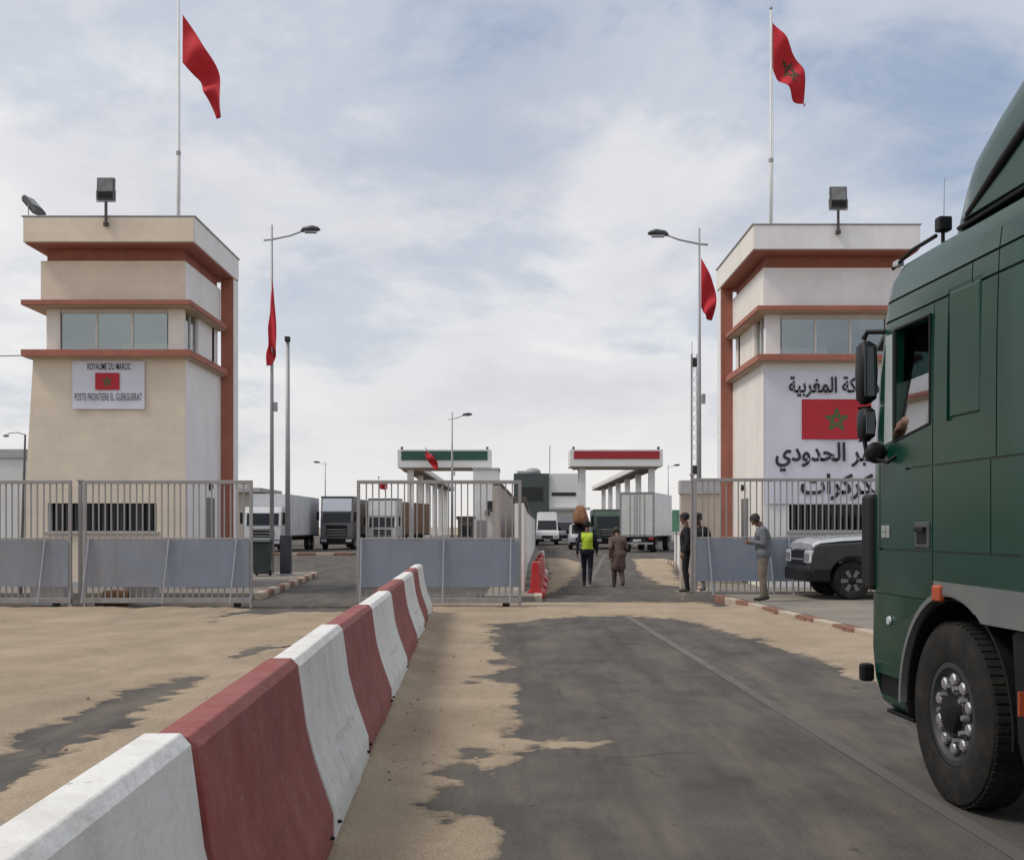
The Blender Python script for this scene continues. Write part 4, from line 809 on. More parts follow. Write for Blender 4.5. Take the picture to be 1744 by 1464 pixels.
# cabinets on the left pavement
t = thing('electrical_cabinet', 'narrow dark cabinet beside the left street lamp', 'cabinet', (PX(487, 34.6), 34.6, 0.15)); B(-0.16, 0.16, -0.14, 0.14, 0.04, 1.2).build('body', mat('navy_cabinet', (0.03, 0.033, 0.045), 0.6), t, 0.015); B(-0.19, 0.19, -0.17, 0.17, 0, 0.04).build('plinth', CONC, t); B(-0.13, 0.13, -0.15, -0.141, 0.15, 1.1).build('door', mat('navy_cabinet2', (0.04, 0.043, 0.055), 0.6), t)
t = thing('waste_bin', 'dark green wheeled bin at the end of the left gate panel', 'bin', (PX(446, 34), 34, 0.15)); MB().loft([[(a * w, b_ * w, z) for a, b_ in ((-0.26, -0.26), (0.26, -0.26), (0.26, 0.26), (-0.26, 0.26))] for z, w in ((0.06, 0.8), (0.98, 1.0))]).build('tub', mat('bin_green', (0.03, 0.045, 0.042), 0.6), t, 0.02); MB().prism([(-0.3, 0.985), (0.28, 0.985), (0.28, 1.03), (-0.1, 1.08), (-0.3, 1.03)], 'x', -0.28, 0.28).build('lid', mat('bin_green'  , (0.03, 0.045, 0.042)), t, 0.01)
for xx in (-0.2, 0.2): MB().lathe([(-0.03, 0.09), (0.03, 0.09)], 'x', 14, (xx, 0.22, 0.09)).build('wheel', BLACK, t)
# ================================================================== VEHICLE PARTS
def wheel(parent, loc, r, w, side, rim_r=None, name='wheel', nuts=0, rimmat=None, dish=0.05, holes=0, n=40, simple=False):
    """wheel part = rim mesh, tyre / hub / nuts as sub-parts; side = -1 or +1 is the outward x direction"""
    rr = rim_r or r * 0.56; s = side; rm = rimmat or RIMGREY
    rim = MB().lathe([(-s * w * 0.45, rr * 0.96), (s * w * 0.40, rr * 0.98), (s * w * 0.44, rr * 0.99), (s * w * 0.44, rr * 0.88), (s * (w * 0.44 - dish), rr * 0.80), (s * (w * 0.44 - dish * 1.15), rr * 0.45), (s * (w * 0.44 - dish * 0.3), rr * 0.36), (s * (w * 0.44 - dish * 0.2), rr * 0.02)], 'x', n, caps=False).build(name, rm, parent, loc=loc)
    autosmooth(rim, 30)
    t = MB().lathe([(-w * 0.45, rr), (-w * 0.5, rr * 1.12), (-w * 0.5, r * 0.90), (-w * 0.44, r * 0.975), (-w * 0.34, r), (w * 0.34, r), (w * 0.44, r * 0.975), (w * 0.5, r * 0.90), (w * 0.5, rr * 1.12), (w * 0.45, rr)], 'x', n, caps=False)
    autosmooth(t.build('tyre', RUBBER, rim), 25)
    if simple: return rim
    if not simple and w > 0.26:
        tr = MB()
        for a in range(64):
            an = 2 * math.pi * a / 64; c, sn = math.cos(an), math.sin(an); du = 0.018
            for xa, xb in ((-w * 0.40, -w * 0.08), (w * 0.08, w * 0.40)):
                vs = [(x, (r - 0.004) * c + q * -sn, (r - 0.004) * sn + q * c) for x in (xa, xb) for q in (-du, du)] + [(x, (r + 0.005) * c + q * -sn * 0.85, (r + 0.005) * sn + q * c * 0.85) for x in (xa, xb) for q in (-du, du)]
                tr.add(vs, [(0, 1, 3, 2), (4, 6, 7, 5), (0, 4, 5, 1), (2, 3, 7, 6), (0, 2, 6, 4), (1, 5, 7, 3)])
        tag(tr.build('tread_blocks', RUBBER, rim), kind='stuff')
    MB().lathe([(s * (w * 0.44 - dish), rr * 0.40), (s * (w * 0.44 + 0.02), rr * 0.34), (s * (w * 0.44 + 0.035), rr * 0.10)], 'x', 24).build('hub', BLACK, rim)
    for k in range(holes):
        a = 2 * math.pi * (k + 0.5) / holes; c, sn = math.cos(a), math.sin(a); ra = rr * 0.66
        q = MB().lathe([(0, 1), (s * 0.022, 1), (s * 0.030, 0.75)], 'x', 12); q.v = [(x + s * (w * 0.44 - dish * 0.95), (y * 0.036 + ra) * c - (z * 0.036) * sn, (y * 0.036 + ra) * sn + (z * 0.036) * c) for x, y, z in q.v]
        q.build('hand_hole_rib', CHROME, rim)
    for k in range(nuts):
        a = 2 * math.pi * k / nuts; MB().lathe([(s * (w * 0.44 - dish * 0.9), 0.02), (s * (w * 0.44 - dish * 0.9 + 0.045), 0.016)], 'x', 6, (0, rr * 0.52 * math.cos(a), rr * 0.52 * math.sin(a))).build('wheel_nut', RIMGREY, rim)
    return rim
def rring(z, x0, x1, y0, y1, rf, rr, n=7, bow=0.0):
    """rounded rectangle; front = y1 with corner radius rf, bow pushes the front centre forward"""
    pts = []
    for cx, cy, r, a0 in ((x1 - rr, y0 + rr, rr, -90), (x1 - rf, y1 - rf, rf, 0), (x0 + rf, y1 - rf, rf, 90), (x0 + rr, y0 + rr, rr, 180)):
        for i in range(n + 1):
            a = R(a0 + 90 * i / n); x = cx + r * math.cos(a); y = cy + r * math.sin(a)
            if bow and y > y1 - rf: y += bow * (1 - ((x - (x0 + x1) / 2) / ((x1 - x0) / 2)) ** 2)
            pts.append((x, y, z))
    return pts

# ================================================================== GREEN TRUCK
def green_truck():
    GREEN = mat('dark_green_paint', (0.003, 0.040, 0.023), 0.27, vary=0.18, vscale=1.2, dust=0.025, dustcol=(0.06, 0.08, 0.055), coat=0.25, bump=0.035, bscale=1.3, spec=0.35, streak=0.04, streakcol=(0.06, 0.075, 0.055))
    GTRIM = mat('grey_sill_plastic', (0.12, 0.13, 0.13), 0.6, vary=0.1, dust=0.15)
    SEAM = DARK
    T = thing('green_truck', 'dark green cab-over truck entering on the right, seen close', 'truck', (2.48, 6.49, 0), math.atan(0.06))
    rows = [(1.17, 0.0, 1.30, -0.95), (1.45, 0.0, 1.31, -0.95), (1.96, 0.0, 1.30, -0.95), (2.20, 0.0, 1.28, -0.95), (2.60, 0.004, 1.22, -0.95), (2.92, 0.012, 1.14, -0.95), (3.05, 0.018, 1.12, -0.95), (3.18, 0.035, 1.08, -0.95), (3.27, 0.075, 1.01, -0.93), (3.33, 0.17, 0.86, -0.88), (3.36, 0.45, 0.50, -0.8)]
    def shell(off):
        L = []
        for z, i, f, r in rows:
            zz = z + (off if z < 1.2 else 0) - (off if z > 3.3 else 0)
            L.append(rring(zz, i + off, 2.5 - i - off, r + off, f - off, 0.22, 0.08, 7, 0.06))
        return MB().loft(L)
    me = boolean_cut(shell(0.0).mesh('cab', [GREEN]), shell(0.05).mesh('c'), [GREEN])
    def cyl(y, z, r, x0, x1, n=48): return MB().prism([(y + r * math.cos(2 * math.pi * k / n), z + r * math.sin(2 * math.pi * k / n)) for k in range(n)], 'x', x0, x1)
    cuts = [cyl(0, 0.525, 0.69, -0.2, 2.7)]
    for sx0, sx1 in ((-0.2, 0.2), (2.3, 2.7)):   # side windows and quarter lights, both sides
        cuts.append(MB().prism([(0.27, 2.22), (0.785, 2.15), (0.775, 2.84), (0.27, 2.84)], 'x', sx0, sx1))
        cuts.append(MB().prism([(0.825, 2.15), (0.985, 2.13), (0.945, 2.84), (0.815, 2.84)], 'x', sx0, sx1))
    cuts.append(B(0.28, 2.22, 0.9, 1.6, 2.08, 2.9))
    def groove(y0, y1, z0, z1, dp=0.014): return B(-0.05, dp, y0, y1, z0, z1)
    g = 0.006
    cuts += [groove(0.225 - g, 0.225 + g, 1.0, 2.905), groove(-0.49 - g, -0.49 + g, 1.46, 1.96), groove(-0.55 - g, -0.55 + g, 1.97, 3.16, 0.06), groove(-0.9, 0.97, 2.913, 2.928, 0.035), groove(-0.9, 0.95, 3.04, 3.055, 0.045),
             groove(-0.9, 0.62, 1.952, 1.966), groove(-0.8, 1.05, 1.448, 1.462), groove(1.035 - g, 1.035 + g, 1.463, 2.1), groove(-0.37, 0.04, 2.20, 2.95, 0.016), groove(-0.25 - g, -0.25 + g, 2.93, 3.04, 0.05)]
    for c in cuts: me = boolean_cut(me, c.mesh('c'), [GREEN])
    cab = autosmooth(link('cab', me, T), 28)
    # raised locker cover inside its groove, crease strips
    MB().prism([(-0.35, 2.22), (0.02, 2.22), (0.02, 2.93), (-0.35, 2.93)], 'x', 0.006, 0.03).build('side_cover', GREEN, T, 0.012, seg=3)
    # front lower corner
    lo = MB().loft([rring(z, i, 2.5 - i, 0.30, f, 0.20, 0.02, 7, 0.05) for z, i, f in ((0.40, 0.10, 1.18), (0.46, 0.04, 1.25), (0.60, 0.012, 1.30), (0.80, 0.0, 1.32), (1.166, 0.0, 1.31))])
    lm = boolean_cut(lo.mesh('bumper', [GREEN]), cyl(0, 0.525, 0.70, -0.2, 2.7).mesh('c'), [GREEN])
    for c in (B(-0.05, 0.013, 0.5, 1.3, 0.715, 0.728), B(-0.05, 0.05, 0.70, 1.12, 0.50, 0.64)): lm = boolean_cut(lm, c.mesh('c'), [GREEN])
    bp = autosmooth(link('bumper', lm, T), 28)
    B(0.035, 0.05, 0.71, 1.11, 0.51, 0.63).build('step_recess', BLACK, bp); B(0.07, 0.14, 0.66, 1.10, 0.375, 0.40).build('lower_lip', BLACK, bp, 0.006)
    MB().lathe([(-0.004, 0.03), (-0.018, 0.026)], 'x', 12, (0, 0.86, 1.0)).build('side_marker', LAMPGLASS, bp)
    B(-0.05, 0.04, 1.22, 1.30, 0.56, 0.68).build('corner_lamp', BLACK, bp, 0.02)
    # wheel arch trim, liner and sill
    def arc(r0, r1, a0, a1, x0, x1, n=26):
        P = [(r0 * math.cos(R(a0 + (a1 - a0) * i / n)), 0.525 + r0 * math.sin(R(a0 + (a1 - a0) * i / n))) for i in range(n + 1)] + [(r1 * math.cos(R(a1 - (a1 - a0) * i / n)), 0.525 + r1 * math.sin(R(a1 - (a1 - a0) * i / n))) for i in range(n + 1)]
        q = MB(); m = len(P); q.add([(x0, *p) for p in P] + [(x1, *p) for p in P], [(i, i + 1, m - 2 - i, m - 1 - i) for i in range(n)] + [(m + i, m + m - 1 - i, m + m - 2 - i, m + i + 1) for i in range(n)] + [(i, (i + 1) % m, m + (i + 1) % m, m + i) for i in range(m)]); return q
    arc(0.680, 0.712, -2, 118, -0.008, 0.05).build('arch_trim', GTRIM, T); arc(0.655, 0.672, -8, 186, 0.03, 0.62).build('wheel_arch_liner', BLACK, T)
    MB().prism([(0.20, 1.285), (-0.95, 1.275), (-0.95, 1.085), (-0.40, 1.085)] + [(0.69 * math.cos(R(a)), 0.525 + 0.69 * math.sin(R(a))) for a in (120, 112, 104, 97, 90, 84, 78)], 'x', -0.011, 0.05).build('side_sill', GTRIM, T)
    MB().prism([(-0.70, 1.07), (-0.66, 1.05), (-0.72, 0.52), (-0.78, 0.40), (-0.83, 0.40), (-0.80, 1.07)], 'x', 0.03, 0.62).build('mud_flap', BLACK, T)
    B(-0.006, 0.03, -0.80, -0.785, 0.66, 0.78).build('side_reflector', ORANGE, T)
    # indicator, badge, door handle
    B(-0.035, 0.01, 0.07, 0.17, 1.17, 1.265).build('indicator_lamp', ORANGE, T, 0.015, seg=3)
    bd = B(-0.006, 0.004, 0.87, 1.0, 1.53, 1.61).build('side_badge', mat('badge_grey', (0.28, 0.30, 0.29), 0.5), T, 0.002)
    MB().box(-0.008, -0.0062, 0.92, 0.925, 1.53, 1.61).box(-0.008, -0.0062, 0.87, 1.0, 1.568, 1.572).build('badge_ruling', GTRIM, bd)
    h = B(-0.008, 0.004, 0.26, 0.47, 1.475, 1.63).build('door_handle', mat('handle_grey', (0.055, 0.06, 0.06), 0.5), T, 0.006); B(-0.012, -0.0085, 0.30, 0.43, 1.50, 1.60).build('handle_recess', BLACK, h); B(-0.03, -0.0125, 0.30, 0.43, 1.57, 1.60).build('grip', BLACK, h, 0.004)
    # glass
    gq = MB().prism([(0.272, 2.215), (0.783, 2.15), (0.779, 2.515), (0.272, 2.53)], 'x', 0.010, 0.015); gq.v = [(x + (z - 2.15) * 0.10, y, z) for x, y, z in gq.v]; gq.build('door_glass', CABGLASS, T)
    MB().prism([(0.828, 2.155), (0.98, 2.135), (0.942, 2.835), (0.818, 2.835)], 'x', 0.004, 0.017).build('quarter_glass_sheen', mat('pale_glass_sheen', (0.36, 0.41, 0.40), 0.3, vary=0.1, coat=0.3), T)  # opaque panel; bright reflection of the quarter glass is painted as its pale tone
    MB().prism([(0.29, 2.225), (0.62, 2.185), (0.62, 2.505), (0.29, 2.515)], 'x', 0.062, 0.066).build('glass_sheen_card', mat('pale_sheen_card', (0.62, 0.76, 0.74), 0.7, vary=0.05), T)  # pale card added behind the door glass to imitate its bright reflection
    MB().prism([(0.272, 2.215), (0.785, 2.15), (0.775, 2.84), (0.272, 2.84)], 'x', 2.478, 2.483).build('door_glass', CABGLASS, T)
    MB().prism([(1.22, 2.07), (1.235, 2.07), (1.15, 2.91), (1.135, 2.91)], 'x', 0.27, 2.23).build('windscreen', CABGLASS, T)
    fr = [(0.262, 2.21), (0.79, 2.143), (0.782, 2.85), (0.262, 2.85)]
    for a, b_ in zip(fr, fr[1:] + fr[:1]): MB().tube([(0.002, *a), (0.002, *b_)], 0.010, 6).build('window_seal', BLACK, T)
    B(-0.006, 0.03, 0.79, 0.818, 2.14, 2.85).build('window_divider', BLACK, T, 0.003)
    # cab inside
    B(0.06, 2.44, -0.85, 1.15, 1.30, 1.34).build('floor', DARK, T); B(0.06, 2.44, -0.70, -0.66, 1.34, 3.2).build('bunk_wall', DARK, T); B(0.08, 2.42, 0.80, 1.12, 1.85, 2.12).build('dashboard', DARK, T, 0.05, seg=3)
    st = B(0.35, 0.85, -0.05, 0.40, 1.75, 1.88).build('seat', mat('seat_cloth', (0.035, 0.033, 0.033), 0.9), T, 0.04, seg=3); MB().prism([(-0.06, 1.85), (0.08, 1.85), (-0.06, 2.65), (-0.18, 2.65)], 'x', 0.37, 0.83).build('seat_back', MATS['seat_cloth'], st, 0.04, seg=3)
    sw = [(0.60 + 0.22 * math.cos(R(a)), 0.66 + 0.14 * math.sin(R(a)), 2.10 + 0.17 * math.sin(R(a))) for a in range(0, 361, 20)]; MB().tube(sw, 0.014, 6).build('steering_wheel', BLACK, T)
    B(0.30, 0.36, 0.90, 0.95, 2.46, 2.62).build('window_card', mat('paper', (0.62, 0.6, 0.56), 0.8), T)
    # roof fairing
    secs = []; zk = [(0.52, 3.40), (0.35, 3.55), (0.07, 3.80), (-0.25, 4.00), (-0.56, 4.14), (-0.95, 4.24)]
    for i in range(16):
        y = 0.52 - i * 1.47 / 15; zt = float(np.interp(-y, [-a for a, _ in zk], [b for _, b in zk])); zg = 3.34 + max(0, -0.03 - y) * 0.40; x0 = 0.09 + 0.18 * max(0, (y + 0.03) / 0.55); c = []
        for a in range(17):
            t = R(180 - 180 * a / 16)
            c.append((1.25 + (1.25 - x0) * math.copysign(abs(math.cos(t)) ** 0.38, math.cos(t)), y, zg + (zt - zg) * abs(math.sin(t)) ** 0.62))
        secs.append(c)
    f = MB().loft(secs, closed=True).build('roof_fairing', GREEN, T); autosmooth(f, 50)
    MB().tube([(0.15, 0.12, 3.345), (0.085, -0.06, 3.36), (0.075, -0.45, 3.515), (0.075, -0.93, 3.705)], [0.012, 0.022, 0.028, 0.03], 8).build('fairing_gasket', BLACK, f, smooth=True)
    MB().prism([(0.02, 3.34), (-0.93, 3.345), (-0.93, 3.67), (-0.45, 3.485), (-0.06, 3.35)], 'x', 0.075, 0.125).build('side_fin', GREEN, T, 0.006); MB().tube([(0.10, 0.10, 3.318), (0.085, -0.92, 3.33)], 0.014, 6).build('roof_seal', BLACK, T)
    MB().tube([(0.07, 0.99, 3.285), (0.09, 0.74, 3.345), (0.12, 0.45, 3.365)], 0.013, 6).build('roof_rail', BLACK, T); B(0.06, 0.11, 0.90, 0.98, 3.285, 3.325).build('rail_lamp', LAMPGLASS, T, 0.008)
    rl = B(0.19, 0.275, 0.56, 0.64, 3.43, 3.52).build('roof_lamp', BLACK, T, 0.012); MB().tube([(0.23, 0.60, 3.29), (0.23, 0.60, 3.44)], 0.012, 6).build('lamp_stem', BLACK, rl); MB().tube([(0.235, 0.60, 3.51), (0.235, 0.59, 3.76)], [0.003, 0.002], 5).build('antenna', POLE, rl)
    # front: grille, deflectors, headlamps, sun visor
    gr = B(0.30, 2.20, 1.355, 1.385, 0.95, 1.95).build('grille', BLACK, T, 0.02)
    for q in range(5): B(0.34, 2.16, 1.386, 1.40, 1.02 + q * 0.18, 1.08 + q * 0.18).build('grille_bar', GTRIM, gr)
    for x in (0.10, 1.9): MB().box(x, x + 0.5, 1.33, 1.36, 0.62, 0.85).build('headlamp', LAMPGLASS, T, 0.03)
    for x0, x1 in ((-0.025, 0.09), (2.41, 2.525)): B(x0, x1, 1.13, 1.32, 1.18, 1.82).build('corner_deflector', BLACK, T, 0.03, seg=3)
    MB().prism([(1.12, 2.92), (1.36, 2.80), (1.37, 2.83), (1.12, 3.0)], 'x', 0.1, 2.4).build('sun_visor', mat('visor_smoke', (0.03, 0.035, 0.035), 0.3), T, 0.01)
    # mirrors
    arm = MB().tube([(0.03, 1.02, 2.88), (-0.06, 1.10, 2.89), (-0.08, 1.12, 2.84)], 0.018, 8).build('mirror_arm', BLACK, T)
    MB().tube([(0.02, 1.05, 2.10), (-0.06, 1.12, 2.10), (-0.08, 1.13, 2.25)], 0.016, 8).build('mirror_arm', BLACK, T)
    for nm, z0, z1, x0, x1 in (('main_mirror', 2.42, 2.83, -0.115, 0.005), ('wide_angle_mirror', 2.17, 2.40, -0.105, -0.005)):
        c = MB().loft([rring(z, x0 + i, x1 - i, 1.06 + i, 1.22 - i * 0.6, 0.05, 0.03, 4) for z, i in ((z0, 0.035), (z0 + 0.03, 0.006), ((z0 + z1) / 2, 0.0), (z1 - 0.03, 0.006), (z1, 0.035))]).build(nm, BLACK, T, smooth=True)
        B(x0 + 0.02, x1 - 0.02, 1.052, 1.0595, z0 + 0.04, z1 - 0.04).build('mirror_glass', mat('mirror_glass', (0.10, 0.11, 0.12), 0.05, 0.9), c, 0.004)
    rm = MB().lathe([(-0.03, 0.02), (-0.028, 0.062), (0.0, 0.070), (0.03, 0.055), (0.05, 0.02)], 'y', 20, (-0.07, 0.93, 2.08)).build('kerb_mirror', BLACK, T, smooth=True); MB().tube([(-0.08, 0.93, 2.04), (-0.04, 0.8, 2.01), (0.01, 0.76, 2.06), (0.02, 0.78, 2.14)], 0.012, 6).build('mirror_bracket', BLACK, rm)
    # wheels, tank, chassis, fifth wheel
    for x, s in ((0.175, -1), (2.325, 1)): wheel(T, (x, 0.10, 0.525), 0.525, 0.27, s, 0.30, nuts=10, holes=10, dish=0.035, rimmat=mat('worn_steel_rim', (0.045, 0.045, 0.047), 0.6, 0.3))
    for x, s in ((0.33, -1), (2.17, 1)): wheel(T, (x, -3.65, 0.525), 0.525, 0.58, s, 0.30, nuts=10, dish=0.14, n=32)
    for x in (0.82, 1.60): B(x, x + 0.08, -4.5, 1.0, 0.78, 1.03).build('chassis_rail', DARK, T)
    TANK = mat('dusty_tank', (0.42, 0.36, 0.26), 0.5, 0.4, vary=0.15, dust=0.4)
    MB().loft([rring(y, 0.06, 0.68, 0.42, 1.0, 0.10, 0.10, 5) for y in (0, 1)]).mesh('x')
    tk = MB().loft([[(x, yy, z) for x, z, _ in [(p[0], p[1], 0) for p in rring(0, 0.05, 0.70, 0.40, 1.02, 0.12, 0.12, 5)]] for yy in (-0.98, -2.3)]).build('fuel_tank', TANK, T); autosmooth(tk, 40)
    for yy in (-1.2, -2.05): B(0.04, 0.71, yy - 0.03, yy + 0.03, 1.021, 1.03).build('tank_strap', BLACK, tk)
    MB().lathe([(1.02, 0.05), (1.07, 0.05)], 'z', 12, (0.3, -1.1, 0)).build('filler_cap', BLACK, tk); B(0.1, 0.6, -0.97, -0.9, 0.45, 0.50).build('cab_step', GALV, T)
    MB().lathe([(1.08, 0.45), (1.14, 0.45), (1.16, 0.40)], 'z', 24, (1.25, -3.2, 0)).build('fifth_wheel', BLACK, T); B(1.9, 2.45, -2.3, -1.0, 0.45, 1.0).build('battery_box', DARK, T, 0.03)
    for x0, x1 in ((0.05, 0.66), (1.84, 2.45)): MB().prism([(-3.65 + 0.62 * math.cos(R(a)), 0.525 + 0.62 * math.sin(R(a))) for a in range(20, 161, 14)] + [(-3.65 + 0.59 * math.cos(R(a)), 0.525 + 0.59 * math.sin(R(a))) for a in range(160, 19, -14)], 'x', x0, x1).build('rear_mudguard', BLACK, T)
    return T
GT = green_truck()

# ================================================================== FAR TRUCKS AND VANS (fronts towards the camera = -y)
def paint(name, c, **k): return mat('paint_' + name, c, 0.4, vary=0.08, vscale=1.5, coat=0.2, dust=0.18, **k)
def far_truck(label, x, d, rz, w, cabm, cabh, boxm, boxh, L, lower=None, topm=None, wind=(1.75, 2.55), roofm=None, name='cargo_truck'):
    T = thing(name, label, 'truck', (x, d, 0), rz, 'trucks waiting beyond the gate'); a = w / 2; lower = lower or cabm
    MB().prism([(0.04, 0.45), (0.0, 0.95), (0.02, wind[0]), (0.0, wind[0]), (0.16, wind[1] + 0.05), (0.34, cabh), (1.95, cabh), (1.95, 0.75), (1.4, 0.75), (0.5, 0.72), (0.4, 0.45)], 'x', -a + 0.04, a - 0.04).build('cab', cabm, T, 0.06, seg=3)
    z0, z1 = wind
    MB().prism([(-0.012, z0), (-0.002, z0), (0.150, z1), (0.140, z1)], 'x', -a + 0.18, a - 0.18).build('windscreen', DGLASS, T)
    if topm: MB().prism([(0.13, z1 + 0.10), (0.15, z1 + 0.10), (0.33, cabh - 0.05), (0.30, cabh - 0.05)], 'x', -a + 0.15, a - 0.15).build('cab_top_panel', topm, T)
    if roofm: B(-a + 0.02, a - 0.02, 0.28, 1.9, cabh + 0.002, cabh + 0.10).build('roof_edge', roofm, T)
    g = B(-a * 0.62, a * 0.62, -0.03, -0.004, 0.95, z0 - 0.22).build('grille', BLACK, T, 0.01)
    for q in range(3): B(-a * 0.58, a * 0.58, -0.045, -0.031, 1.02 + q * 0.18, 1.08 + q * 0.18).build('grille_bar', RIMGREY, g)
    B(-a + 0.02, a - 0.02, -0.06, 0.35, 0.38, 0.80).build('bumper', lower, T, 0.03)
    for s in (-1, 1):
        B(*sorted((s * (a - 0.50), s * (a - 0.10))), -0.075, -0.061, 0.56, 0.74).build('headlamp', LAMPGLASS, T, 0.01)
        m = B(*sorted((s * (a + 0.06), s * (a + 0.24))), 0.05, 0.16, z0 + 0.1, z1 + 0.05).build('mirror', BLACK, T, 0.02); MB().tube([(s * (a - 0.05), 0.12, z1 + 0.02), (s * (a + 0.15), 0.10, z1 + 0.02)], 0.02, 5).build('mirror_arm', BLACK, m)
        MB().prism([(0.45, z0 + 0.02), (1.25, z0 + 0.02), (1.25, z1), (0.55, z1)], 'x', *sorted((s * (a - 0.045), s * (a - 0.03)))).build('side_window', DGLASS, T)
        wheel(T, (s * (a - 0.18), 1.0, 0.5), 0.5, 0.28, s, n=24, simple=True)
        for yy in ((L - 1.2), (L + 0.0)): wheel(T, (s * (a - 0.22), yy, 0.5), 0.5, 0.34, s, n=20, simple=True)
    B(-0.5, 0.5, 0.6, L + 1.4, 0.70, 0.95).build('chassis', DARK, T)
    b_ = B(-a - 0.02, a + 0.02, 2.15, 2.1 + L, 1.05, boxh).build('cargo_body', boxm, T, 0.03); B(-a - 0.03, a + 0.03, 2.14, 2.12 + L, 0.96, 1.045).build('body_rail', DARK, b_)
    return T
PW = paint('white', (0.62, 0.62, 0.63)); PDARK = paint('charcoal', (0.035, 0.037, 0.045)); PSIL = paint('silver', (0.34, 0.35, 0.37)); PTARP = mat('grey_tarpaulin', (0.58, 0.59, 0.61), 0.8, vary=0.1, vscale=1)
far_truck('white box truck parked behind the left street lamp', PX(447, 71), 71, R(-0.5), 2.35, PW, 2.85, PTARP, 3.70, 11, lower=BLACK, wind=(1.70, 2.45))
far_truck('dark truck with silver front in the middle of the left queue', PX(573, 80), 80, R(-2.5), 2.35, paint('dark_silver', (0.12, 0.12, 0.13)), 3.65, PDARK, 3.6, 11, lower=BLACK, topm=LAMPGLASS, wind=(1.95, 2.6), roofm=PDARK)
far_truck('white cab truck with brown load next to the green canopy', PX(650, 82), 82, R(-8), 2.2, paint('pale_blue_white', (0.50, 0.53, 0.53)), 3.55, mat('brown_load', (0.25, 0.155, 0.095), 0.85, vary=0.25, vscale=2), 3.45, 9, topm=PW, wind=(1.6, 2.3), roofm=paint('roof_green', (0.02, 0.07, 0.04)))
far_truck('small dark green truck facing out under the red canopy', PX(1040, 82), 82, R(-2), 2.3, paint('truck_green', (0.035, 0.075, 0.055)), 2.75, paint('body_green', (0.03, 0.06, 0.045)), 2.9, 7, lower=BLACK, wind=(1.55, 2.35))
def rear_truck():
    T = thing('box_truck', 'white box truck seen from behind near the red canopy', 'truck', (PX(1085, 72), 72, 0), R(-16)); a, L, h = 1.08, 7.8, PZ(838, 72)
    B(-a, a, 0.06, L, 1.02, h).build('box_body', PW, T, 0.02)
    RF = mat('door_frame_grey', (0.22, 0.22, 0.22), 0.6); B(-a - 0.02, -a + 0.08, -0.01, 0.055, 0.98, h).build('rear_frame', RF, T); B(a - 0.08, a + 0.02, -0.01, 0.055, 0.98, h).build('rear_frame', RF, T); B(-a + 0.081, a - 0.081, -0.01, 0.055, h - 0.14, h + 0.01).build('rear_frame', RF, T); B(-a + 0.081, a - 0.081, -0.01, 0.055, 0.98, 1.08).build('rear_frame', RF, T)
    for s in (-1, 1):
        dr = B(*sorted((s * 0.025, s * (a - 0.085))), -0.004, 0.05, 1.085, h - 0.145).build('rear_door', paint('door_white', (0.56, 0.56, 0.54)), T, 0.01)
        for q in (0.16, 0.46): MB().tube([(s * q, -0.03, 1.0), (s * q, -0.03, h - 0.12)], 0.016, 6).build('lock_rod', GALV, dr)
        B(*sorted((s * 0.75, s * 1.04)), -0.03, 0.0, 0.80, 0.94).build('tail_lamp', REDLENS, T); B(*sorted((s * 0.55, s * 0.98)), 0.55, 0.6, 0.15, 0.75).build('mud_flap', BLACK, T)
        for yy in (1.3, 6.6): wheel(T, (s * 0.85, yy, 0.48), 0.48, 0.36, s, n=20, simple=True)
    B(-0.035, 0.035, -0.008, 0.05, 1.085, h - 0.145).build('door_gap', RF, T); B(-1.0, 1.0, 0.0, 0.12, 0.50, 0.62).build('underrun_bar', GALV, T, 0.01); B(-0.26, 0.26, -0.02, -0.001, 0.70, 0.82).build('number_plate', PW, T); B(-0.5, 0.5, 0.1, L + 1.5, 0.65, 0.98).build('chassis', DARK, T)
    MB().prism([(L + 0.2, 0.6), (L + 2.0, 0.6), (L + 1.95, 1.7), (L + 1.7, 2.6), (L + 0.2, 2.6)], 'x', -1.05, 1.05).build('cab', PW, T, 0.05)
rear_truck()
